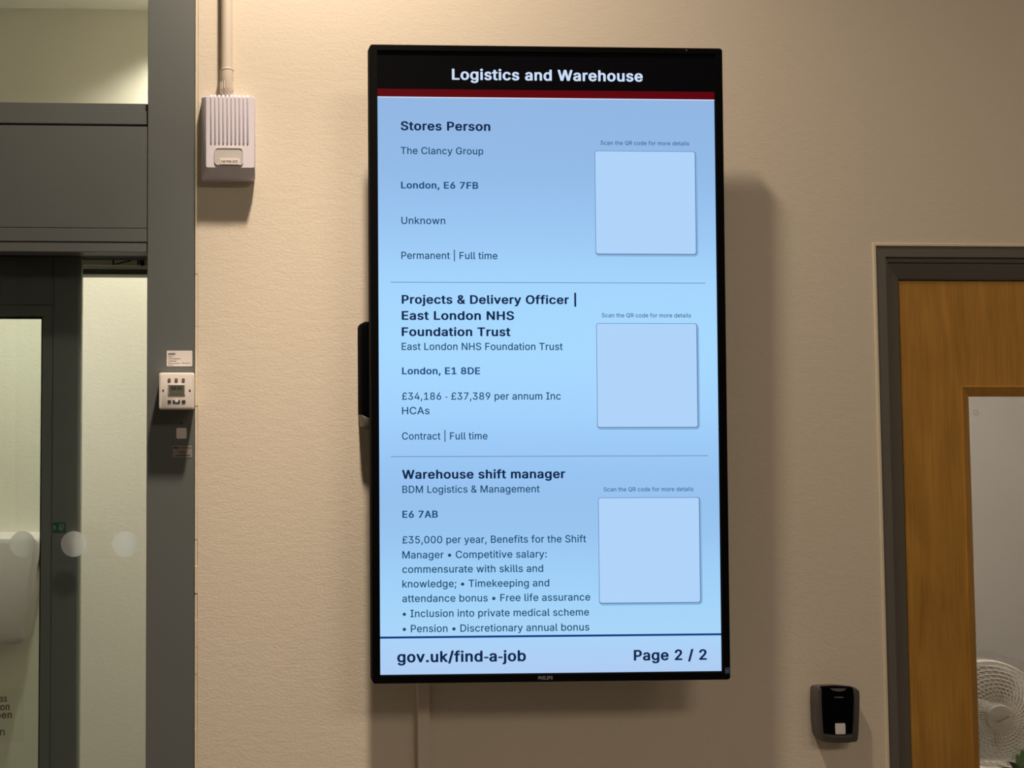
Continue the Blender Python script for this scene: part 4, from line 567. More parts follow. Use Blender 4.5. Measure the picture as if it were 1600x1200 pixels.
# aluminium track, seen in the gap beside the leaf
YT = 0.135
za, zb, zc = hline(130, 403, 228, 403.5, YT), hline(130, 414, 228, 414, YT), hline(130, 419.5, 228, 420, YT)
zd = hline(130, 428, 228, 428.5, YT)
bm = BM()
box(bm, XA, X_M0 + 0.01, YT, YT + 0.03, zb, za + 0.03)
box(bm, XA, X_M0 + 0.01, YT - 0.006, YT + 0.03, zc + 0.002, zb - 0.003, 0.001, 1)
obj('door_track', bm, M_ALU, ent)
bm = BM()
xs = lambda px: PX(px, 410, YT)
box(bm, xs(215), xs(217), YT - 0.008, YT, zb, za, 0)
box(bm, xs(219), xs(226), YT - 0.012, YT, zb - 0.002, za - 0.004, 0.002, 1)
box(bm, xs(176), xs(178.5), YT - 0.004, YT, zb, za, 0)
tube(bm, [(xs(181), YT - 0.002, zb + 0.002), (xs(194), YT - 0.004, zb + 0.006), (xs(205), YT - 0.002, zb + 0.010)], 0.0015, 6)
obj('track_stop', bm, M_RUBBER, ent)
bm = BM(); box(bm, XA, X_M0 + 0.01, YT + 0.005, YT + 0.05, zd, zc, 0.001, 1); obj('lower_rail', bm, M_GREY, ent)

# front fixed pane with frosted dots
YG = 0.056
fp = struct_empty('window_2', 'clear glass pane with a row of frosted dots across the entrance')
bm = BM(); box(bm, XA + 0.01, X_M0 + 0.004, YG, YG + 0.006, 0.02, zh2 + 0.012); obj('pane', bm, M_GLASS, fp)
for px in (195.3, 115.3, 35.3, -44.7, -124.7):
    cx, cz = P(px, 850, YG)
    bm = BM()
    n = 40; r = 19.8 / FPX * (YG + 1.66)
    f = [bm.verts.new((cx + r * cos(2 * pi * k / n), YG - 0.0005, cz + r * sin(2 * pi * k / n))) for k in range(n)]
    bm.faces.new(f)
    obj('frosted_dot', bm, M_FROST, fp)

# sliding leaf behind it
YL = 0.085
lf = struct_empty('door_1', 'dark grey sliding glass door leaf half drawn behind the fixed pane')
xs0, xs1 = vline(68.5, 495, 58.5, 1200, YL), vline(126, 405, 116, 1200, YL)
xj = vline(85.5, 475, 74.5, 1200, YL)
zr0 = hline(0, 493, 68, 495, YL)
zr1 = hline(0, 475.5, 68, 477.5, YL)
xq = -1.5
bm = BM()
box(bm, xj + 0.0006, xs1, YL, YL + 0.035, 0.01, zh2 + 0.05, 0.0012, 1)
box(bm, xs0, xj - 0.0004, YL + 0.0015, YL + 0.035, 0.01, zr1, 0.001, 1)
obj('stile', bm, M_GREYD, lf)
bm = BM()
box(bm, xq, xj, YL, YL + 0.035, zr1 + 0.0006, zh2 + 0.05, 0.001, 1)
box(bm, xq, xs0 + 0.002, YL + 0.0015, YL + 0.035, zr0, zr1 - 0.0004, 0.001, 1)
obj('top_rail', bm, M_GREYD, lf)
bm = BM()
box(bm, xq, xs0 + 0.001, YL + 0.009, YL + 0.026, zr0 - 0.004, zr0)
box(bm, xs0 - 0.004, xs0, YL + 0.009, YL + 0.026, 0.1, zr0)
obj('gasket', bm, M_RUBBER, lf)
bm = BM(); box(bm, xs1, xs1 + 0.0045, YL + 0.008, YL + 0.03, 0.01, zh2 + 0.05); obj('brush_seal', bm, M_BRUSH, lf)
bm = BM(); box(bm, xq, xj, YL, YL + 0.035, 0.01, 0.15, 0.001, 1); obj('bottom_rail', bm, M_GREYD, lf)
bm = BM(); box(bm, xq, xs0 + 0.003, YL + 0.014, YL + 0.020, 0.14, zr0 + 0.004); obj('pane', bm, M_GLASS, lf)

# sticker with instructions on the leaf glass (only its right end shows)
YS = YL + 0.0135
stk = thing('door_sticker', 'clear sticker with dark instruction text on the sliding door glass', 'sticker',
            (PX(18, 1110, YS), YS, PZ(18, 1110, YS)))
M_CLEAR = glass_mat('clear_vinyl_film', (0.97, 0.97, 0.97), 0.15)
bm = BM(); bm.faces.new([bm.verts.new((x, YS, z)) for x, z in rrect(PX(-60, 1110, YS), PX(38, 1110, YS), PZ(0, 1160, YS), PZ(0, 1076.5, YS), 0.004)])
obj('film', bm, M_CLEAR, stk)
k = (YS + 1.66) / FPX
LN = []
for t, x0, x1, by, cap, bold in (('ss', 0.2, 11, 1097, 11.3, 0.02), ('on', 0.2, 15, 1110, 11.3, 0.02), ('pen', -6.5, 18.7, 1122.5, 11.3, 0.02), ('n', 0, 7.5, 1149, 11.3, 0.0)):
    LN.append((t, PX(x0, by, YS), PX(x1, by, YS), PZ(8, by, YS), cap * k, bold, 0))
text_mesh('instruction_text', LN[:3], [M_INKB], YS - 0.0003, stk)
text_mesh('lower_text', LN[3:], [M_INKB], YS - 0.0003, stk)

# green exit sign reflection in the glass, built as flat shapes on the stile
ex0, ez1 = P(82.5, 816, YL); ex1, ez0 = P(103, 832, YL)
ext = thing('exit_sign_reflection', 'small dark green exit sign reflection with arrow and figure, painted onto the dark door stile', 'sticker', ((ex0 + ex1) / 2, YL, ez0))
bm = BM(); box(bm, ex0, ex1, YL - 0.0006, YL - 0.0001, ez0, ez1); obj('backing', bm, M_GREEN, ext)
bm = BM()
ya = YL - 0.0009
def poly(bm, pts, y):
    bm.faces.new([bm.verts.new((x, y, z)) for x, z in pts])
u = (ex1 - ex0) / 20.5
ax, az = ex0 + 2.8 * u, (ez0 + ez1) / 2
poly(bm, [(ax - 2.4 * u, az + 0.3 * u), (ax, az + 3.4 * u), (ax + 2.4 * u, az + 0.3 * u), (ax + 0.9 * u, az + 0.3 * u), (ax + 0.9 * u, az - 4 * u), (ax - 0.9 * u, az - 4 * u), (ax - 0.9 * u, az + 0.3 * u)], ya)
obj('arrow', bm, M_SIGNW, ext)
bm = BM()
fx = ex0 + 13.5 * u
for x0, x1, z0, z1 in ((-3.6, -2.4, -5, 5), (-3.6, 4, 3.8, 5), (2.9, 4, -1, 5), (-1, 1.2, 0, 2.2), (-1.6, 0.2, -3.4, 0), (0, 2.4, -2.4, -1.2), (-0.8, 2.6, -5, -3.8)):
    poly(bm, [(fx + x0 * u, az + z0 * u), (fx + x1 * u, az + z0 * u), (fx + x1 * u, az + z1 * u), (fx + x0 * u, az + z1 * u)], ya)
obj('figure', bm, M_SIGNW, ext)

# pale dispenser on the corridor wall behind the glass
YD = Y_COR - 0.13
d0, d1 = PX(-90, 900, YD), PX(61, 900, YD)
dz0, dz1 = PZ(30, 1010, YD), PZ(30, 840, YD)
dsp = thing('wall_dispenser', 'pale pinkish grey wall dispenser behind the glass door at the left', 'dispenser', ((d0 + d1) / 2, Y_COR, dz0))
pts = [(d0, dz1), (d0 - 0.0, dz0 + 0.03)]
pts = rrect(d0, d1, dz0, dz1, 0.02, 5)
q = []
for x, z in pts:                                   # the lower right corner is cut in a long curve
    t = max(0.0, (dz0 + 0.22 * (dz1 - dz0) * 2 - z) / (0.44 * (dz1 - dz0)))
    q.append((x - (0.06 * t * t if x > (d0 + d1) / 2 else -0.06 * t * t), z))
bm = BM(); prism(bm, q, Y_COR, YD, 0.02); obj('cover', bm, M_DISP, dsp, smooth=True)
bm = BM(); box(bm, d1 - 0.001, d1 + 0.006, YD + 0.03, Y_COR, dz1 - 0.13, dz1, 0.001, 1); obj('side_strip', bm, M_PLASTIC2, dsp)
bm = BM(); box(bm, d1 + 0.001, d1 + 0.009, YD + 0.02, YD + 0.05, dz1 - 0.145, dz1 - 0.125, 0.002, 1); obj('latch', bm, M_RUBBER, dsp)

# ------------------------------------------------------------------ oak door (right)
dr = struct_empty('door_2', 'oak veneer door with glazed vision panel in a taupe frame')
prof = [(0.0, 0.16), (0.0, 0.0), (0.0230, 0.0), (0.0245, 0.0015), (0.0245, 0.005), (0.0280, 0.005), (0.0335, 0.006),
        (0.0350, 0.0075), (0.0350, 0.0105), (0.0390, 0.0105), (0.0680, 0.020), (0.0710, 0.0225), (0.0710, 0.16)]       # inward offset, depth
bm = BM()
xa, xb = X_F0, X_F0 + DW
rings = []
for o_, d_ in prof:
    rings.append([(xa + o_, d_, 0.0), (xa + o_, d_, Z_F1 - o_), (xb - o_, d_, Z_F1 - o_), (xb - o_, d_, 0.0)])
vr = [[bm.verts.new(p) for p in r] for r in rings]
for A, B in zip(vr, vr[1:]):
    for i in range(3): bm.faces.new((A[i], A[i + 1], B[i + 1], B[i]))
for i in range(3): bm.faces.new((vr[-1][i], vr[-1][i + 1], vr[0][i + 1], vr[0][i]))
bm.faces.new([r[0] for r in vr]); bm.faces.new([r[3] for r in reversed(vr)])
obj('door_frame', bm, M_FRAME, dr)
YW = 0.024
lx0, lx1, lz1 = xa + 0.0735, xb - 0.0735, Z_F1 - 0.0735
vx0 = vline(1497, 605, 1522, 1200, YW); vz1 = hline(1497, 604, 1600, 602, YW)
vx1 = lx1 - 0.16; vz0 = 0.35
bm = BM()
for bx in ((lx0, vx0, 0.005, lz1), (vx1, lx1, 0.005, lz1), (vx0, vx1, vz1, lz1), (vx0, vx1, 0.005, vz0)):
    box(bm, bx[0], bx[1], YW, YW + 0.044, bx[2], bx[3])
obj('door_leaf', bm, M_WOOD, dr)
bm = BM()
bp_ = [(0.0, 0.0), (0.001, -0.003), (0.003, -0.003), (0.024, 0.0055), (0.024, 0.020), (0.0, 0.020)]
rings = []
for o_, d_ in bp_:
    rings.append([(vx0 + o_, YW + d_, vz0 + o_), (vx1 - o_, YW + d_, vz0 + o_), (vx1 - o_, YW + d_, vz1 - o_), (vx0 + o_, YW + d_, vz1 - o_)])
rings.append(rings[0])
loft(bm, rings, False, False)
obj('glazing_bead', bm, M_WOOD, dr)
bm = BM(); box(bm, vx0 + 0.003, vx1 - 0.003, YW + 0.020, YW + 0.026, vz0 + 0.003, vz1 - 0.003); obj('pane', bm, M_GLASS2, dr)
bm = BM()
rings = []
for o_, d_ in ((0.0, 0.027), (0.021, 0.027), (0.021, 0.044), (0.0, 0.044)):
    rings.append([(vx0 + o_, YW + d_, vz0 + o_), (vx1 - o_, YW + d_, vz0 + o_), (vx1 - o_, YW + d_, vz1 - o_), (vx0 + o_, YW + d_, vz1 - o_)])
rings.append(rings[0]); loft(bm, rings, False, False); obj('rear_bead', bm, M_WOOD, dr)
# small etched safety mark in the top corner of the pane
M_ETCH = mat('etched_mark', (0.28, 0.26, 0.24), 0.7, bump=(200, 0.05, 0.0002))
mx_, mz_ = P(1524.5, 645, YW + 0.02)
bm = BM()
for k in range(10):
    a = 2 * pi * k / 10
    c, s = cos(a) * 0.006, sin(a) * 0.006
    poly(bm, [(mx_ + c - 0.0009, mz_ + s - 0.0009), (mx_ + c + 0.0009, mz_ + s - 0.0009), (mx_ + c + 0.0009, mz_ + s + 0.0009), (mx_ + c - 0.0009, mz_ + s + 0.0009)], YW + 0.0195)
for dx, dz in ((-0.0015, -0.0015), (0.002, 0.001)):
    poly(bm, [(mx_ + dx - 0.0008, mz_ + dz - 0.0012), (mx_ + dx + 0.0008, mz_ + dz - 0.0012), (mx_ + dx + 0.0008, mz_ + dz + 0.0012), (mx_ + dx - 0.0008, mz_ + dz + 0.0012)], YW + 0.0195)
obj('safety_mark', bm, M_ETCH, dr)

# ------------------------------------------------------------------ television
TW, TH = 0.7318, 1.2938
TVM = Matrix.Translation((0.7076, -0.12, 1.6949)) @ (Matrix.Rotation(radians(-0.0543), 4, 'Z') @ Matrix.Rotation(radians(-0.101), 4, 'Y') @ Matrix.Rotation(radians(0.7773), 4, 'X'))
TVI = TVM.inverted()
def T(px, py, y=0.0):
    """pixel -> (x, z) on the front plane of the television, in its own axes"""
    d = FWD + RGT * ((px - PPX) / FPX) - UPV * ((py - 600) / FPX)
    c = TVI @ CAM; dd = TVI.to_3x3() @ d
    t = (y - c.y) / dd.y; p = c + dd * t
    return p.x, p.z
tv = thing('television', 'tall portrait wall screen in a thin black bezel listing job vacancies', 'screen', mw=TVM)
def tvobj(name, bm, m, parent, smooth=False):
    o = obj(name, bm, m, parent, smooth, world=False); return o
sx0 = (T(590.5, 80)[0] + T(594.5, 1053)[0]) / 2; sx1 = (T(1117.5, 153)[0] + T(1130, 1050)[0]) / 2
sz1 = (T(590, 80)[1] + T(1117, 84)[1]) / 2; sz0 = (T(594, 1055)[1] + T(1130, 1050)[1]) / 2
out = rrect(-TW / 2, TW / 2, -TH / 2, TH / 2, 0.006, 4)
inn = rrect(sx0, sx1, sz0, sz1, 0.0005, 4)
bm = BM()
sc = lambda pts, e: [(x + (e if x < 0 else -e), z + (e if z < 0 else -e)) for x, z in pts]
loft(bm, [[(x, 0.020, z) for x, z in inn], [(x, 0.0035, z) for x, z in inn], [(x, 0.0, z) for x, z in sc(inn, -0.0012)], [(x, 0.0, z) for x, z in sc(out, 0.0015)],
          [(x, 0.0015, z) for x, z in out], [(x, 0.020, z) for x, z in out], [(x, 0.020, z) for x, z in inn]], False, False)
tvobj('bezel', bm, M_BLACK, tv)
bm = BM(); box(bm, -TW / 2 + 0.004, TW / 2 - 0.004, 0.012, 0.022, -TH / 2 + 0.004, TH / 2 - 0.004, 0.003, 1)
box(bm, -TW / 2 + 0.10, TW / 2 - 0.10, 0.021, 0.060, -TH / 2 + 0.16, TH / 2 - 0.16, 0.012, 2)
tvobj('back_housing', bm, M_BLACKM, tv)
bm = BM()
for x in (-0.14, 0.14): box(bm, x - 0.02, x + 0.02, 0.055, 0.085, -0.30, 0.30, 0.002, 1)
for z in (-0.2, 0.2): box(bm, -0.22, 0.22, 0.080, 0.112, z - 0.03, z + 0.03, 0.002, 1)
tvobj('wall_bracket', bm, M_BLACKM, tv)

# the picture on the screen: camera flicker bands are painted into its emission down the panel
def screen_mat():
    m = mat('lit_screen', (0.004, 0.004, 0.004), 0.35, spec=0.06, emit=(1, 1, 1))
    nt = m.node_tree; b = nt.nodes['Principled BSDF']
    tc = nt.nodes.new('ShaderNodeTexCoord'); sp = nt.nodes.new('ShaderNodeSeparateXYZ')
    mr = nt.nodes.new('ShaderNodeMapRange'); mr.inputs['From Min'].default_value = sz1; mr.inputs['From Max'].default_value = sz0
    rp = nt.nodes.new('ShaderNodeValToRGB'); rp.color_ramp.interpolation = 'B_SPLINE'
    st = [(0.08, (144, 181, 226)), (0.2, (146, 186, 232)), (0.30, (155, 200, 245)), (0.38, (166, 215, 254)), (0.5, (168, 217, 255)), (0.58, (164, 212, 255)),
          (0.66, (152, 196, 243)), (0.74, (149, 192, 236)), (0.82, (156, 203, 246)), (0.92, (168, 217, 252)), (0.97, (174, 207, 245)), (1.0, (174, 204, 243))]
    el = rp.color_ramp.elements
    el[0].position, el[0].color = st[0][0], lin(st[0][1]); el[1].position, el[1].color = st[-1][0], lin(st[-1][1])
    for p, c in st[1:-1]:
        e = el.new(p); e.color = lin(c)
    L = nt.links.new
    L(tc.outputs['Object'], sp.inputs[0]); L(sp.outputs['Z'], mr.inputs['Value']); L(mr.outputs[0], rp.inputs['Fac']); L(rp.outputs['Color'], b.inputs['Emission Color'])
    return m
M_SCREEN = screen_mat()
bm = BM(); box(bm, sx0 - 0.002, sx1 + 0.002, 0.004, 0.011, sz0 - 0.002, sz1 + 0.002); scr = tvobj('screen_panel', bm, M_SCREEN, tv)
E_BLACK = emit_mat('screen_black', (2, 2, 4)); E_RED = emit_mat('screen_dark_red', (92, 2, 12)); E_WHITE = emit_mat('screen_white_text', (205, 222, 250))
E_HEAD = emit_mat('screen_navy_text', (10, 36, 74)); E_BODY = emit_mat('screen_slate_text', (22, 72, 106)); E_PLACE = emit_mat('screen_blue_text', (30, 78, 130))
E_CARD = emit_mat('screen_card', (176, 211, 250)); E_EDGE = emit_mat('screen_card_edge', (104, 142, 184)); E_SHADE = emit_mat('screen_card_soft_edge', (138, 180, 222))
E_LINE = emit_mat('screen_rule', (104, 140, 178)); E_BLUE = emit_mat('screen_blue_rule', (8, 62, 128)); E_PALE = emit_mat('screen_pale_rule', (205, 215, 240)); E_CAP = emit_mat('screen_caption_text', (62, 98, 140))
Y0 = 0.004
def quad(bm, x0, x1, z0, z1, y, mi=0):
    f = bm.faces.new([bm.verts.new(p) for p in ((x0, y, z0), (x1, y, z0), (x1, y, z1), (x0, y, z1))]); f.material_index = mi
zq = lambda a, b: (T(594, a, Y0)[1] + T(1118, b, Y0)[1]) / 2
zb1, zb0 = zq(139.5, 143), zq(151.5, 155)
bm = BM(); quad(bm, sx0, sx1, zb1, sz1, Y0 - 0.0004); tvobj('header_band', bm, E_BLACK, scr)
bm = BM(); quad(bm, sx0, sx1, zb0, zb1, Y0 - 0.0004); quad(bm, sx0, sx1, zb0 - 0.0022, zb0, Y0 - 0.0004, 1); tvobj('red_stripe', bm, [E_RED, E_PALE], scr)
for (a, ya_, b, yb_) in ((610.5, 440.5, 1104, 442), (611.5, 713.5, 1108, 712.5)):
    bm = BM()
    z = (T(a, ya_)[1] + T(b, yb_)[1]) / 2
    quad(bm, T(a, ya_)[0], T(b, yb_)[0], z - 0.0007, z + 0.0007, Y0 - 0.0004)
    tvobj('divider_line', bm, E_LINE, scr)
z = (T(594, 996.3)[1] + T(1130, 992.8)[1]) / 2
bm = BM(); quad(bm, sx0, sx1, z - 0.0021, z + 0.0021, Y0 - 0.0004); tvobj('footer_line', bm, E_BLUE, scr)
PXM = (1.66 - 0.12) / FPX
def tl(txt, x0, x1, by, cap, bold, mi=0, by1=None):
    p = T(x0, by, Y0); q_ = T(x1, by if by1 is None else by1, Y0)
    return (txt, p[0], q_[0], (p[1] + q_[1]) / 2 if by1 is not None else T((x0 + x1) / 2, by, Y0)[1], cap * PXM, bold, mi)
B1, B2 = 0.022, 0.016
def stext(name, lines, mats): return text_mesh(name, lines, mats, Y0 - 0.0008, scr, world=False)
stext('header_text', [tl('Logistics and Warehouse', 706, 1004, 126.4, 17.8, B1)], [E_WHITE])
JOBS = [
    ('job_title_text', [('Stores Person', 626, 766, 204.3, 14.4)], B1, E_HEAD),
    ('employer_text', [('The Clancy Group', 626, 755, 241.3, 11.3)], 0, E_BODY),
    ('location_text', [('London, E6 7FB', 626.5, 747, 295, 11)], B2, E_PLACE),
    ('pay_text', [('Unknown', 627, 695.5, 350.3, 11.5)], 0, E_BODY),
    ('contract_text', [('Permanent | Full time', 627, 777, 404.9, 11.4)], 0, E_BODY),
    ('job_title_text', [('Projects & Delivery Officer |', 627.5, 900, 475, 14), ('East London NHS', 627.5, 803, 500, 14), ('Foundation Trust', 627.5, 797.5, 525.3, 14)], B1, E_HEAD),
    ('employer_text', [('East London NHS Foundation Trust', 627.5, 879, 547, 11.5)], 0, E_BODY),
    ('location_text', [('London, E1 8DE', 628, 750, 585, 11.2)], B2, E_PLACE),
    ('pay_text', [('£34,186 - £37,389 per annum Inc', 628, 876, 624.6, 11.6), ('HCAs', 628, 671, 647.3, 11.6)], 0, E_BODY),
    ('contract_text', [('Contract | Full time', 628, 761.5, 686.8, 11.5)], 0, E_BODY),
    ('job_title_text', [('Warehouse shift manager', 628, 883, 747.7, 14.2)], B1, E_HEAD),
    ('employer_text', [('BDM Logistics & Management', 628.5, 843, 769.7, 11.4)], 0, E_BODY),
    ('location_text', [('E6 7AB', 628.5, 684, 809, 11.3)], B2, E_PLACE),
    ('pay_text', [('£35,000 per year, Benefits for the Shift', 628.5, 915.5, 848.2, 11.6), ('Manager • Competitive salary:', 628.5, 854, 871.8, 11.6),
                  ('commensurate with skills and', 628.5, 848.5, 894.3, 11.6), ('knowledge; • Timekeeping and', 628.5, 858, 917, 11.6),
                  ('attendance bonus • Free life assurance', 628.5, 922, 939.5, 11.6), ('• Inclusion into private medical scheme', 629, 920, 963, 11.6),
                  ('• Pension • Discretionary annual bonus', 629, 920.5, 986.5, 11.6)], 0, E_BODY),
]
for nm, rows, bold, em in JOBS:
    stext(nm, [tl(t, a, b, by, cap, bold) for t, a, b, by, cap in rows], [em])
stext('web_address_text', [tl('gov.uk/find-a-job', 620.5, 821.5, 1035, 17.3, B1, 0, 1033)], [E_HEAD])
stext('page_number_text', [tl('Page 2 / 2', 990, 1104, 1031.8, 16.8, B1, 0, 1031)], [E_HEAD])
for (x0, y0, x1, y1, ca, cb, cy) in ((930, 237, 1086.5, 396.5, 938, 1076.5, 227), (932.5, 506, 1089, 667, 940, 1079.5, 496), (935.5, 778, 1093, 941, 943, 1083, 767.5)):
    stext('caption_text', [tl('Scan the QR code for more details', ca, cb, cy, 6.6, 0)], [E_CAP])
    a = T(x0, y0, Y0); b = T(x1, y1, Y0); a2 = T(x0 + 1, y1, Y0); b2 = T(x1 - 1, y0, Y0)
    X0, X1, Z0, Z1 = (a[0] + a2[0]) / 2, (b[0] + b2[0]) / 2, (b[1] + a2[1]) / 2, (a[1] + b2[1]) / 2
    bm = BM()
    for pts, yy, mi in ((rrect(X0 - 0.0008, X1 + 0.0058, Z0 - 0.0058, Z1 - 0.002, 0.008), 0.0003, 2), (rrect(X0 - 0.0012, X1 + 0.0026, Z0 - 0.0026, Z1 + 0.0012, 0.005), 0.0005, 1), (rrect(X0, X1, Z0, Z1, 0.004), 0.0007, 0)):
        f = bm.faces.new([bm.verts.new((x, Y0 - yy, zz)) for x, zz in pts]); f.material_index = mi
    tvobj('code_card', bm, [E_CARD, E_EDGE, E_SHADE], scr)
# marks on the bezel
a = T(841, 1062); b = T(863.5, 1062)
text_mesh('bezel_logo', [('PHILIPS', a[0], b[0], a[1], 5.6 * PXM, 0.01, 0)], [M_LOGO], -0.0004, tv, world=False)
bm = BM(); c = T(1072.5, 78.5); lathe(bm, [(0.0009, 0), (0.0009, -0.0006), (0.0004, -0.0009)], (c[0], 0.0002, c[1]), 12, 'y'); tvobj('sensor', bm, M_LABEL, tv)
M_BSTK = mat('dark_blue_label', (0.02, 0.06, 0.12), 0.4, bump=(300, 0.02, 0.0002))
a = T(1132.5, 1043); b = T(1141, 1052.5)
bm = BM(); box(bm, a[0], min(b[0], TW / 2 - 0.0015), -0.0006, 0.0002, b[1], a[1]); ol = tvobj('bezel_label', bm, M_BSTK, tv); ol['label'] = 'small dark blue sticker at the lower bezel corner'
bm = BM(); quad(bm, a[0] + 0.002, a[0] + 0.0035, b[1] + 0.003, a[1] - 0.003, -0.0008); quad(bm, a[0] + 0.006, a[0] + 0.007, b[1] + 0.003, a[1] - 0.003, -0.0008); tvobj('label_print', bm, M_LOGO, ol)

# cable trunking from under the screen to the floor
tx0, tx1 = vline(652.5, 1070, 654, 1200, -0.014), vline(671.5, 1070, 672.5, 1200, -0.014)
tr_ = thing('cable_trunking', 'narrow cream cable trunking running down the wall below the screen', 'cable trunking', ((tx0 + tx1) / 2, 0, 0))
bm = BM(); box(bm, tx0 + 0.001, tx1 - 0.001, -0.008, 0.0, 0.0, 1.35); obj('base_channel', bm, M_CONDUIT, tr_)
bm = BM(); box(bm, tx0, tx1, -0.014, -0.007, 0.0, 1.35, 0.0012, 2); obj('cover', bm, M_CONDUIT, tr_)

# rounded black device half hidden by the screen
YK = -0.040
kx0 = PX(565, 580, YK); kx1 = kx0 + 0.085
kz1, kz0, kz2 = PZ(575, 502, YK), PZ(575, 664, YK), PZ(575, 654, YK)
dv = thing('black_wall_unit', 'rounded black wall unit with grey lower end half hidden behind the screen', 'wall unit', ((kx0 + kx1) / 2, 0, kz0))
pts = rrect(kx0, kx1, kz2, kz1, 0.012, 6)
bm = BM(); prism(bm, pts, 0.0, YK, 0.008); obj('body', bm, M_GLOSS, dv, smooth=True)
bm = BM()
zz = kz2 + 0.006
for k_ in range(1):
    pts = []
    n = 12
    top = [(kx0 + (kx1 - kx0) * i / n, zz + 0.002 - 0.026 * sin(pi * min(1, i / n)) * 0.5) for i in range(n + 1)]
    bot = [(kx0 + 0.003 + (kx1 - kx0 - 0.006) * i / n, kz0 - 0.004 - 0.010 * sin(pi * i / n)) for i in range(n, -1, -1)]
    prism(bm, top + bot, 0.0, YK - 0.001, 0.003)
obj('lower_end', bm, M_RIMD, dv, smooth=True)

# ------------------------------------------------------------------ door chime box
Y1, Y2 = -0.034, -0.048
bx0, bx1 = vline(314.5, 150, 315, 275, Y1), vline(400, 150, 399.5, 277, Y1)
bz0, bz1 = hline(316, 276, 399, 277.5, Y1), hline(316, 148, 399, 149, Y1)
fx0, fx1 = vline(322, 152, 322, 262, Y2), vline(397, 152, 397, 262, Y2)
fz0, fz1 = hline(322, 262, 397, 262, Y2), hline(322, 150.5, 397, 151, Y2)
ch = thing('door_chime', 'white ribbed plastic chime box on the wall beside the grey frame', 'chime box', ((bx0 + bx1) / 2, 0, bz0))
def rr3(x0, x1, z0, z1, r, y): return [(x, y, z) for x, z in rrect(x0, x1, z0, z1, r, 4)]
bm = BM()
loft(bm, [rr3(bx0, bx1, bz0, bz1, 0.004, 0.0), rr3(bx0, bx1, bz0, bz1, 0.004, Y1 + 0.012),
          rr3(bx0 + 0.001, bx1 - 0.001, bz0 + 0.001, bz1 - 0.0005, 0.004, Y1 + 0.008), rr3(fx0 - 0.001, fx1 + 0.001, fz0 - 0.001, fz1 + 0.0006, 0.003, Y2 + 0.0015), rr3(fx0 + 0.0005, fx1 - 0.0005, fz0 + 0.0005, fz1 - 0.0005, 0.003, Y2)])
obj('casing', bm, M_PLASTIC, ch, smooth=True)
bm = BM()
for i in range(10):
    xx = PX(330 + 6.35 * i, 190, Y2); xw = 0.0027
    zt, zb_ = fz1 - 0.0005, PZ(360, 224.5, Y2)
    a_, b_ = xx - xw, xx + xw
    n = 4
    rg = []
    for zc_, s in ((zb_ - 0.003, 0.0), (zb_ + 0.001, 1.0), (zt - 0.003, 1.0), (zt + 0.0005, 0.6), (bz1 - 0.001, 0.4)):
        yb_ = Y2 + 0.0004 if zc_ < zt else (Y2 + 0.004 if s > 0.5 else Y2 + 0.012)
        rg.append([(xx + (-1 + 2 * k / n) * xw, yb_ - s * 0.0030 * sin(pi * k / n), zc_) for k in range(n + 1)])
    loft(bm, rg, True, True, closed=False)
obj('rib', bm, M_PLASTIC, ch, smooth=True)
ux0, ux1, uz0, uz1 = PX(335, 245, Y2), PX(380, 245, Y2), PZ(357, 258.5, Y2), PZ(357, 231, Y2)
bm = BM()
oo, ii = rrect(ux0, ux1, uz0, uz1, 0.008, 6), rrect(ux0 + 0.0022, ux1 - 0.0022, uz0 + 0.0022, uz1 - 0.0022, 0.006, 6)
loft(bm, [[(x, Y2 + 0.0005, z) for x, z in oo], [(x, Y2 - 0.0022, z) for x, z in oo], [(x, Y2 - 0.0022, z) for x, z in ii], [(x, Y2 + 0.0005, z) for x, z in ii]], False, False)
pr = obj('push_panel', bm, M_PLASTIC2, ch, smooth=True)
bm = BM(); prism(bm, ii, Y2 + 0.0005, Y2 - 0.0012); obj('panel_face', bm, M_PLASTIC2, pr)
qx0, qx1, qz0, qz1 = PX(343.5, 252, Y2), PX(374, 252, Y2), PZ(357, 257.2, Y2), PZ(357, 248.3, Y2)
bm = BM(); box(bm, qx0, qx1, Y2 - 0.0030, Y2 - 0.0005, qz0, qz1); lb = obj('name_label', bm, M_LABEL, ch); lb['label'] = 'printed paper label'
kk = (1.66 + Y2) / FPX
text_mesh('label_text', [('CAR PARK GATE', PX(345.5, 254, Y2), PX(371.5, 254, Y2), PZ(357, 254.9, Y2), 4.0 * kk, 0.012, 0)], [M_INKB], Y2 - 0.0033, lb)

# conduit above the chime box
cx = vline(354.5, 0, 354.5, 140, -0.02)
cr = 9.0 / FPX * 1.64
cz0 = bz1 - 0.004
cn = thing('conduit_pipe', 'cream painted conduit pipe rising from the chime box to the ceiling', 'pipe', (cx, -0.02, cz0))
bm = BM(); lathe(bm, [(cr, 0.0), (cr, CEIL - PZ(355, 112, -0.02))], (cx, -0.019, PZ(355, 112, -0.02)), 24); obj('pipe', bm, M_CONDUIT, cn, smooth=True)
zc1, zc0 = PZ(355, 110, -0.02), PZ(355, 146, -0.02)
hh = zc1 - zc0
bm = BM(); lathe(bm, [(cr * 0.9, -0.006), (cr * 1.05, 0.0), (cr * 1.2, 0.004), (cr * 1.2, hh * 0.95), (cr * 1.26, hh * 0.955), (cr * 1.26, hh), (cr * 1.0, hh + 0.002)], (cx, -0.019, zc0), 24)
cp = obj('coupler', bm, M_CONDUIT, cn, smooth=True)
bm = BM()
for k in range(16):
    a = 2 * pi * k / 16
    px_, py_ = cx + cr * 1.2 * cos(a), -0.019 + cr * 1.2 * sin(a)
    box(bm, px_ - 0.0009, px_ + 0.0009, py_ - 0.0009, py_ + 0.0009, zc0 + 0.006, zc0 + hh * 0.45)
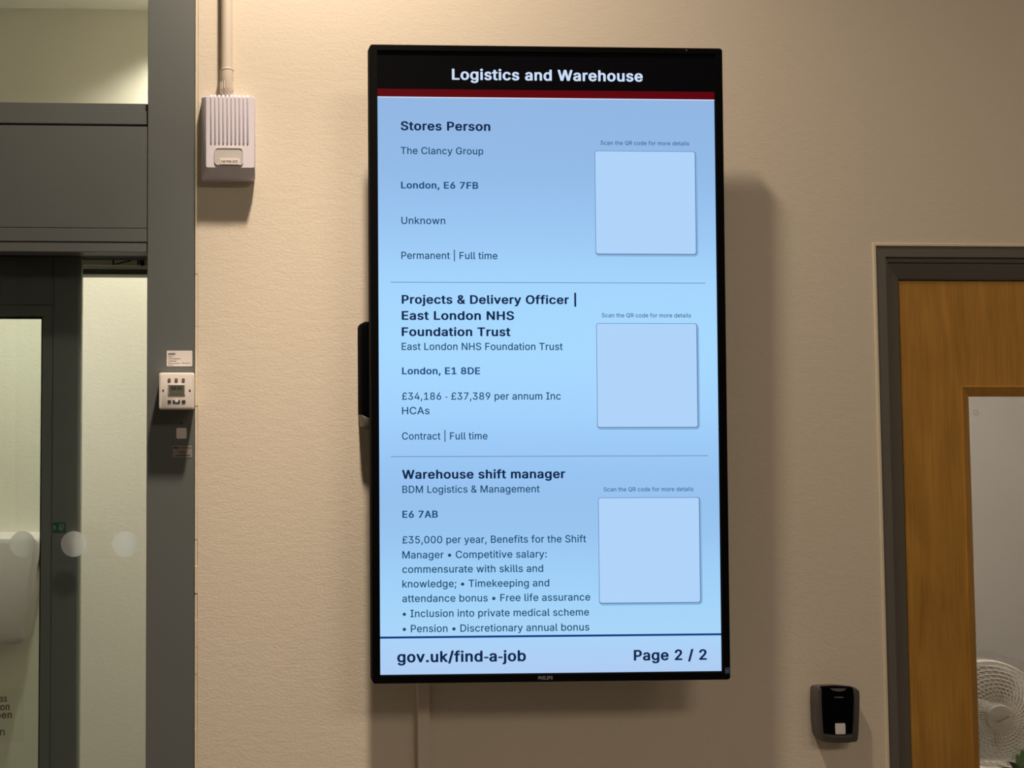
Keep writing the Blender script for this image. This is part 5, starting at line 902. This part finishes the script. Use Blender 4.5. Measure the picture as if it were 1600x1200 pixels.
obj('grip_ridges', bm, M_CONDUIT, cp)

# ------------------------------------------------------------------ time switch on the mullion
YB1 = -0.030; YB2 = -0.044
wx0, wx1 = vline(248, 585, 248, 640, YB2), vline(303.5, 585, 304.5, 640, YB2)
wz0, wz1 = hline(248, 639.5, 304, 640.5, YB2), hline(248, 582, 304, 582.5, YB2)
ts = thing('time_switch', 'cream plastic switch plate with small grey display on the grey mullion', 'switch', ((wx0 + wx1) / 2, YF, wz0))
bm = BM(); prism(bm, rrect(wx0 + 0.001, wx1 - 0.001, wz0 + 0.001, wz1 - 0.001, 0.004, 4), YF, YB1); obj('back_box', bm, M_PLASTIC3, ts)
bm = BM(); prism(bm, rrect(wx0, wx1, wz0, wz1, 0.005, 4), YB1, YB2, 0.004); obj('face_plate', bm, M_PLASTIC3, ts, smooth=True)
def tq(px0, py0, px1, py1, y): return PX(px0, py0, y), PX(px1, py1, y), PZ(px1, py1, y), PZ(px0, py0, y)
bm = BM(); box(bm, *tq(262.5, 600.5, 289.5, 617, YB2)[:2], YB2 - 0.0016, YB2 + 0.0004, *tq(262.5, 600.5, 289.5, 617, YB2)[2:], 0.0005, 1); bz_ = obj('display_rim', bm, M_PLASTIC2, ts)
bm = BM(); box(bm, *tq(264, 602, 288, 616, YB2)[:2], YB2 - 0.0020, YB2 - 0.0004, *tq(264, 602, 288, 616, YB2)[2:]); dp = obj('display', bm, M_LCD, ts)
bm = BM()
for a0, a1 in ((268, 271), (272, 275), (277, 280), (281, 284)):
    x0, x1, z0, z1 = tq(a0, 604, a1, 609, YB2)
    quad(bm, x0, x1, z0, z1, YB2 - 0.0022)
obj('display_digits', bm, M_INK, dp)
for cxp in (264.5, 275.5, 286.5):
    x0, x1, z0, z1 = tq(cxp - 2.3, 591, cxp + 2.3, 596.3, YB2)
    bm = BM(); box(bm, x0, x1, YB2 - 0.0012, YB2 + 0.0003, z0, z1, 0.0004, 1); obj('top_button', bm, M_RIMD, ts)
for cxp, hw in ((264.8, 2.6), (275.8, 5.6), (287, 2.8)):
    x0, x1, z0, z1 = tq(cxp - hw, 625.2, cxp + hw, 630, YB2)
    bm = BM(); box(bm, x0, x1, YB2 - 0.0012, YB2 + 0.0003, z0, z1, 0.0004, 1); bo = obj('lower_button', bm, M_INK, ts)
    if hw > 5:
        x0, x1, z0, z1 = tq(cxp - 2.5, 625.2, cxp + 2.5, 628.6, YB2)
        bm = BM(); box(bm, x0, x1, YB2 - 0.0016, YB2 - 0.0003, z0, z1, 0.0003, 1); obj('button_mark', bm, M_LABEL, bo)
for sxp in (255, 296.7):
    c0, c1 = P(sxp, 609.8, YB2)
    bm = BM(); lathe(bm, [(0.0022, 0.0003), (0.0022, -0.0006), (0.0008, -0.001)], (c0, YB2, c1), 14, 'y'); obj('screw', bm, M_RIMD, ts, smooth=True)

# labels stuck on the mullion
YM = YF
x0, x1, z0, z1 = tq(260.5, 547.8, 300.5, 572.5, YM)
st = thing('asset_label', 'white printed label stuck on the mullion above the switch plate', 'label', ((x0 + x1) / 2, YM, z0))
bm = BM(); prism(bm, rrect(x0, x1, z0, z1, 0.002, 3), YM, YM - 0.0006); obj('paper', bm, M_LABEL, st)
bm = BM()
def strokes(bm, y, rows):
    for (px0, px1, py, h, gap) in rows:
        p = px0
        while p < px1:
            wd = random.uniform(0.8, 1.8)
            e = min(p + wd, px1)
            hh_ = h * random.uniform(0.75, 1.0)
            X0_, X1_, Z0_, Z1_ = PX(p, py, y), PX(e, py, y), PZ(p, py, y), PZ(p, py - hh_, y)
            quad(bm, X0_, X1_, Z0_, Z1_, y)
            p = e + gap
strokes(bm, YM - 0.0009, [(263, 274, 554.5, 3.2, 0.5), (263, 270, 557.8, 1.1, 0.5), (263, 282, 561, 1.2, 0.5), (263, 276, 564.6, 1.2, 0.5), (263, 281, 568.3, 1.3, 0.5), (284, 298, 567.8, 1.1, 0.5), (263, 271, 571, 0.9, 0.5)])
obj('print', bm, M_INKB, st)
x0, x1, z0, z1 = tq(275.6, 668.6, 291.6, 685.4, YM)
s2 = thing('square_sticker', 'small white square sticker on the mullion below the switch plate', 'sticker', ((x0 + x1) / 2, YM, z0))
bm = BM(); prism(bm, rrect(x0, x1, z0, z1, 0.003, 4), YM, YM - 0.0006); obj('paper', bm, M_LABEL, s2)
x0, x1, z0, z1 = tq(269.6, 696.3, 300, 715, YM)
s3 = thing('inspection_label', 'silver grey label with three lines of dark print low on the mullion', 'label', ((x0 + x1) / 2, YM, z0))
bm = BM(); prism(bm, rrect(x0, x1, z0, z1, 0.002, 3), YM, YM - 0.0006); obj('film', bm, M_LABELG, s3)
bm = BM(); strokes(bm, YM - 0.0009, [(271, 279, 701, 3.0, 0.5), (280, 299, 700.3, 1.3, 0.6), (275, 280, 712.8, 2, 0.5), (281, 297, 712.5, 2.2, 0.6)])
obj('print', bm, M_INK, s3)
text_mesh('number_text', [('4766', PX(280, 707, YM), PX(289.5, 707, YM), PZ(284, 708, YM), 3.4 * 1.66 / FPX, 0.02, 0)], [M_INK], YM - 0.0009, s3)
c0, c1 = P(284, 661.5, YM)
bm = BM(); lathe(bm, [(0.0022, 0.0005), (0.0022, -0.0006), (0.001, -0.001)], (c0, YM, c1), 14, 'y')
tag(obj('screw_head', bm, M_RUBBER, smooth=True), 'tiny black screw head on the mullion just below the switch plate', 'screw')

# ------------------------------------------------------------------ card reader beside the oak door
YR = -0.026
def rq(px, py, y=YR): return P(px, py, y)
rd = thing('card_reader', 'black card reader with dark grey rim on the wall beside the oak door', 'card reader', (PX(1308, 1160, 0), 0, PZ(1308, 1160, 0)))
def outline(rows, y):
    """rows: pixel outline points -> (x, z) at depth y"""
    return [P(a, b, y) for a, b in rows]
OUT = [(1275.5, 1077), (1278, 1073.5), (1284, 1072.2), (1308, 1071.3), (1330, 1072.6), (1337, 1074.5), (1340.5, 1078), (1341, 1088), (1340.5, 1110), (1339.5, 1140), (1338.3, 1154),
       (1336, 1158.5), (1322, 1160.3), (1305, 1160.5), (1290, 1159.6), (1281, 1157), (1278.3, 1150), (1276.2, 1130), (1275.2, 1100)]
pt = outline(OUT, YR + 0.006)
ccx = sum(p[0] for p in pt) / len(pt); ccz = sum(p[1] for p in pt) / len(pt)
shr = lambda k, dz=0: [(ccx + (x - ccx) * k, ccz + (z - ccz) * k + dz) for x, z in pt]
bm = BM()
loft(bm, [[(x, 0.0, z) for x, z in shr(0.94)], [(x, YR + 0.010, z) for x, z in shr(0.99)], [(x, YR + 0.006, z) for x, z in pt], [(x, YR + 0.001, z) for x, z in shr(0.97)], [(x, YR, z) for x, z in shr(0.92)]])
obj('rim', bm, M_RIM, rd, smooth=True)
FACE = [(1285.5, 1073.8), (1308, 1072.6), (1333.5, 1074.5), (1335, 1090), (1334, 1125), (1332.5, 1146.5), (1320, 1147.8), (1302, 1147.8), (1288.5, 1146.3), (1286.8, 1125), (1285.3, 1095)]
pf = outline(FACE, YR - 0.003)
fcx = sum(p[0] for p in pf) / len(pf); fcz = sum(p[1] for p in pf) / len(pf)
sf = lambda k: [(fcx + (x - fcx) * k, fcz + (z - fcz) * k) for x, z in pf]
bm = BM(); loft(bm, [[(x, YR + 0.004, z) for x, z in sf(1.0)], [(x, YR - 0.002, z) for x, z in sf(0.99)], [(x, YR - 0.003, z) for x, z in sf(0.96)]])
obj('face', bm, M_GLOSS, rd, smooth=False)
YQ = YR - 0.0033
bm = BM(); bm.faces.new([bm.verts.new((*(P(a, b, YQ)[:1]), YQ, P(a, b, YQ)[1])) for a, b in [(1297, 1075.6), (1322.6, 1075.8), (1320.5, 1078.2), (1315.5, 1080), (1309.5, 1080.4), (1303, 1079.4), (1299, 1077.6)]])
obj('light_bar', bm, mat('dim_grey_lens', (0.13, 0.13, 0.14), 0.3, bump=(100, 0.02, 0.0002)), rd)
bm = BM(); strokes(bm, YQ, [(1304, 1318, 1090.6, 2.2, 0.4)]); obj('maker_mark', bm, M_RIMD, rd)
bm = BM()
LIP = [(1288.5, 1147.5), (1304, 1149), (1320, 1149), (1333, 1147.8), (1332.5, 1152), (1318, 1153.2), (1302, 1153), (1289.8, 1151)]
bm.faces.new([bm.verts.new((P(a, b, YR - 0.0006)[0], YR - 0.0006, P(a, b, YR - 0.0006)[1])) for a, b in LIP])
obj('lower_lip', bm, mat('worn_silver_edge', (0.17, 0.17, 0.165), 0.3, metal=0.4, bump=(200, 0.1, 0.0003)), rd)
x0, x1, z0, z1 = tq(1305, 1130.3, 1321, 1147, YQ)
ss = thing('reader_sticker', 'small white square sticker on the lower face of the card reader', 'sticker', ((x0 + x1) / 2, YQ, z0))
bm = BM(); prism(bm, rrect(x0, x1, z0, z1, 0.002, 4), YQ + 0.0004, YQ - 0.0003); obj('paper', bm, M_LABEL, ss)

# ------------------------------------------------------------------ office: side table, fan, plant
YFAN = 0.80
fcx, fcz = P(1561, 1121, YFAN - 0.03); FR = 82 / FPX * (YFAN + 1.66)
TT = fcz - FR - 0.13
tb = thing('side_table', 'low light topped side table behind the oak door under the fan', 'table', (fcx + 0.1, YFAN, 0))
bm = BM(); box(bm, fcx - 0.25, fcx + 0.55, YFAN - 0.28, YFAN + 0.32, TT - 0.025, TT, 0.003, 2); obj('table_top', bm, M_TABLE, tb)
for lx, ly in ((-0.21, -0.24), (0.51, -0.24), (-0.21, 0.28), (0.51, 0.28)):
    bm = BM(); box(bm, fcx + lx - 0.018, fcx + lx + 0.018, YFAN + ly - 0.018, YFAN + ly + 0.018, 0, TT - 0.024); obj('leg', bm, M_GREY, tb)
fan = thing('desk_fan', 'pale grey desk fan with round wire cage seen through the vision panel', 'fan', (fcx, YFAN, TT))
bm = BM()
ring(bm, (fcx, YFAN, fcz), FR, 0.0038, 72, 8)
for k in range(1, 10):
    R_ = FR * (0.30 + 0.70 * k / 10.0)
    ring(bm, (fcx, YFAN - 0.035 * (1 - (R_ / FR) ** 3), fcz), R_, 0.0015, 64, 5)
obj('front_rings', bm, M_FANW, fan, smooth=True)
bm = BM()
for k in range(44):
    a0 = 2 * pi * k / 44
    pl = []
    for i in range(8):
        t = i / 7; R_ = FR * (0.27 + 0.73 * t); a = a0 + 0.75 * t
        pl.append((fcx + R_ * cos(a), YFAN - 0.036 * (1 - (R_ / FR) ** 3), fcz + R_ * sin(a)))
    tube(bm, pl, 0.0016, 5, False)
obj('front_grille', bm, M_FANW, fan, smooth=True)
bm = BM()
for k in range(48):
    a0 = 2 * pi * k / 48
    pl = [(fcx + FR * q_ * cos(a0), YFAN + d_, fcz + FR * q_ * sin(a0)) for q_, d_ in ((1.0, 0.004), (0.97, 0.03), (0.85, 0.06), (0.5, 0.075), (0.25, 0.08))]
    tube(bm, pl, 0.0009, 5, False)
ring(bm, (fcx, YFAN + 0.006, fcz), FR * 1.0, 0.003, 72, 6)
obj('rear_grille', bm, M_FANW, fan, smooth=True)
HR = 21.5 / FPX * (YFAN + 1.66)
bm = BM(); lathe(bm, [(HR * 0.9, 0.004), (HR, 0.0), (HR, -0.006), (HR * 0.94, -0.0085), (HR * 0.6, -0.0095), (0.001, -0.010)], (fcx, YFAN - 0.036, fcz), 40, 'y'); hb = obj('hub_cap', bm, M_FAN, fan, smooth=True)
bm = BM()
yy = YFAN - 0.0465
c_, s_ = cos(radians(28)), sin(radians(28))
for a_, b_, w_ in ((-0.020, -0.012, 0.0022), (-0.013, 0.012, 0.0016), (0.010, 0.021, 0.0022)):
    pp = [(a_, -w_), (b_, -w_), (b_, w_), (a_, w_)]
    poly(bm, [(fcx + x * c_ - z * s_, fcz + x * s_ + z * c_) for x, z in pp], yy)
obj('hub_badge', bm, M_INKB, hb)
for kb in range(3):
    bm = BM()
    ab = radians(95 + 120 * kb)
    fr_, bk_ = [], []
    na, nr = 10, 6
    for j in range(nr + 1):
        rr = FR * (0.22 + 0.66 * j / nr)
        sp_ = radians(50) * (0.55 + 0.55 * sin(pi * (0.15 + 0.75 * j / nr)))
        rowf = []; rowb = []
        for i in range(na + 1):
            t = i / na - 0.5; a = ab + t * 2 * sp_
            y = YFAN + 0.02 + t * 0.03
            rowf.append(bm.verts.new((fcx + rr * cos(a), y, fcz + rr * sin(a)))); rowb.append(bm.verts.new((fcx + rr * cos(a), y + 0.002, fcz + rr * sin(a))))
        fr_.append(rowf); bk_.append(rowb)
    for G in (fr_, bk_):
        for j in range(nr):
            for i in range(na): bm.faces.new((G[j][i], G[j][i + 1], G[j + 1][i + 1], G[j + 1][i]))
    for j in range(nr):
        for i in (0, na): bm.faces.new((fr_[j][i], fr_[j + 1][i], bk_[j + 1][i], bk_[j][i]))
    for j in (0, nr):
        for i in range(na): bm.faces.new((fr_[j][i], fr_[j][i + 1], bk_[j][i + 1], bk_[j][i]))
    obj('blade', bm, M_BLADE, fan, smooth=True)
bm = BM(); lathe(bm, [(0.02, -0.02), (0.045, 0.06), (0.05, 0.09), (0.045, 0.14), (0.03, 0.155)], (fcx, YFAN, fcz), 28, 'y'); obj('motor_housing', bm, M_FAN, fan, smooth=True)
bm = BM(); tube(bm, [(fcx, YFAN + 0.11, fcz - 0.03), (fcx, YFAN + 0.115, fcz - 0.12), (fcx, YFAN + 0.10, TT + 0.02)], [0.018, 0.016, 0.02], 14); obj('stem', bm, M_FAN, fan, smooth=True)
bm = BM(); lathe(bm, [(0.10, 0.0), (0.105, 0.006), (0.10, 0.018), (0.05, 0.028), (0.02, 0.032)], (fcx, YFAN + 0.09, TT), 36); obj('base', bm, M_FAN, fan, smooth=True)

fan.rotation_euler = (0, 0, radians(-6))

# leafy plant in front of the fan
YPL = 0.62
pcx, pcz = P(1606, 1215, YPL)
PZ0 = TT
pl_ = thing('potted_plant', 'green leafy plant in a dark pot below the fan', 'plant', (pcx, YPL, PZ0))
PH = max(0.06, pcz - PZ0 - 0.02)
bm = BM(); lathe(bm, [(0.042, 0.0), (0.055, PH * 0.95), (0.058, PH), (0.050, PH), (0.048, PH * 0.9)], (pcx, YPL, PZ0), 28); obj('pot', bm, M_POT, pl_, smooth=True)
def leaf(bm, base, tip, wdt, up, mi):
    base, tip = Vector(base), Vector(tip); d = tip - base
    side = d.cross(Vector((0, 1, 0.3))).normalized()
    n = 7; L_, R_, C_ = [], [], []
    for i in range(n + 1):
        t = i / n; p = base + d * t + Vector((0, 0, up * sin(pi * t)))
        ww = wdt * (sin(pi * min(1, t * 0.92 + 0.06)) ** 0.8)
        L_.append(bm.verts.new(p + side * ww)); R_.append(bm.verts.new(p - side * ww)); C_.append(bm.verts.new(p + Vector((0, 0.004, -0.003))))
    for i in range(n):
        for A, B in ((L_, C_), (C_, R_)):
            f = bm.faces.new((A[i], A[i + 1], B[i + 1], B[i])); f.material_index = mi
top = PZ0 + PH
def lp(px, py, y): a = P(px, py, y); return (a[0], y, a[1])
for (tp, wd, up, mi) in (((1589, 1180, 0.56), 0.016, 0.012, 0), ((1598, 1170, 0.60), 0.020, 0.010, 0), ((1612, 1176, 0.58), 0.018, 0.012, 0), ((1578, 1190, 0.55), 0.010, 0.012, 1),
                         ((1566, 1199, 0.56), 0.010, 0.014, 1), ((1622, 1190, 0.6), 0.018, 0.01, 0), ((1590, 1196, 0.54), 0.016, 0.008, 1), ((1605, 1192, 0.52), 0.018, 0.006, 0), ((1630, 1180, 0.66), 0.017, 0.01, 1)):
    bm = BM(); leaf(bm, (pcx + random.uniform(-0.008, 0.008), YPL, top - 0.012), lp(*tp), wd, up, 0)
    obj('leaf', bm, [M_LEAF, M_LEAFD][mi], pl_, smooth=True)

# ------------------------------------------------------------------ lamps
def downlight(x, y, z, watts, cone, label, col=WARM, radius=0.05, blend=0.6, group='ceiling downlights', core=0.0, tilt=0.0):
    t = thing('ceiling_downlight', label, 'light', (x, y, z), group)
    bm = BM(); lathe(bm, [(0.062, -0.001), (0.062, 0.0), (0.082, 0.0), (0.082, -0.004), (0.070, -0.007), (0.062, -0.004)], (x, y, z), 40); obj('trim_ring', bm, M_PLASTIC, t, smooth=True)
    bm = BM(); lathe(bm, [(0.060, 0.0), (0.060, -0.002)], (x, y, z), 40)
    obj('lens', bm, mat('lamp_lens', (0.8, 0.8, 0.8), 0.4, emit=col, estr=6.0, bump=(60, 0.05, 0.0003)), t)
    for wt, cn in ((watts, cone), (watts * core, 60)):
        if wt <= 0: continue
        ld = bpy.data.lights.new('lamp', 'SPOT'); ld.energy = wt; ld.color = col; ld.spot_size = radians(cn); ld.spot_blend = blend; ld.shadow_soft_size = radius
        lo = bpy.data.objects.new('lamp', ld); COL.objects.link(lo); lo.parent = t; lo.matrix_parent_inverse = MW[t].inverted()
        lo.location = (x, y, z - 0.03); lo.rotation_euler = (0, radians(tilt), 0)
for (x, y, wt, cone, core, rad, lab) in LAMPS: downlight(x, y, CEIL, wt, cone, lab, radius=rad, core=core, blend=1.0 if core else 0.4, tilt=0.0)
downlight(PX(330, 100, Y_COR), Y_COR - 0.23, Z_CC, 33, 132, 'recessed corridor downlight close to the wall behind the entrance', (1.0, 0.92, 0.80), 0.02, 0.6, 'corridor downlights')
downlight(PX(250, 100, Y_COR), Y_COR - 0.58, Z_CC, 102, 108, 'unseen downlight added in the middle of the corridor ceiling', (1.0, 0.93, 0.82), 0.04, 0.7, 'corridor downlights')  # extra lamp added to carry light down the lower corridor wall
downlight(PX(-120, 100, Y_COR), Y_COR - 0.70, Z_CC, 95, 92, 'unseen fill downlight added at the far end of the corridor', (1.0, 0.94, 0.90), 0.05, 0.7, 'corridor downlights')  # extra lamp added as fill for the left of the corridor wall
def fill_panel(x, y, z, sx, sy, watts, col, label):  # unseen panel with an area lamp, added to brighten a room
    t = thing('added_panel_light', label, 'light', (x, y, z))
    bm = BM(); box(bm, x - sx / 2, x + sx / 2, y - sy / 2, y + sy / 2, z - 0.02, z, 0.002, 1); obj('housing', bm, M_PLASTIC, t)
    ld = bpy.data.lights.new('lamp', 'AREA'); ld.shape = 'RECTANGLE'; ld.size = sx - 0.03; ld.size_y = sy - 0.03; ld.energy = watts; ld.color = col
    lo = bpy.data.objects.new('lamp', ld); COL.objects.link(lo); lo.parent = t; lo.matrix_parent_inverse = MW[t].inverted(); lo.location = (x, y, z - 0.025)
for args in FILL_PANELS: fill_panel(*args)
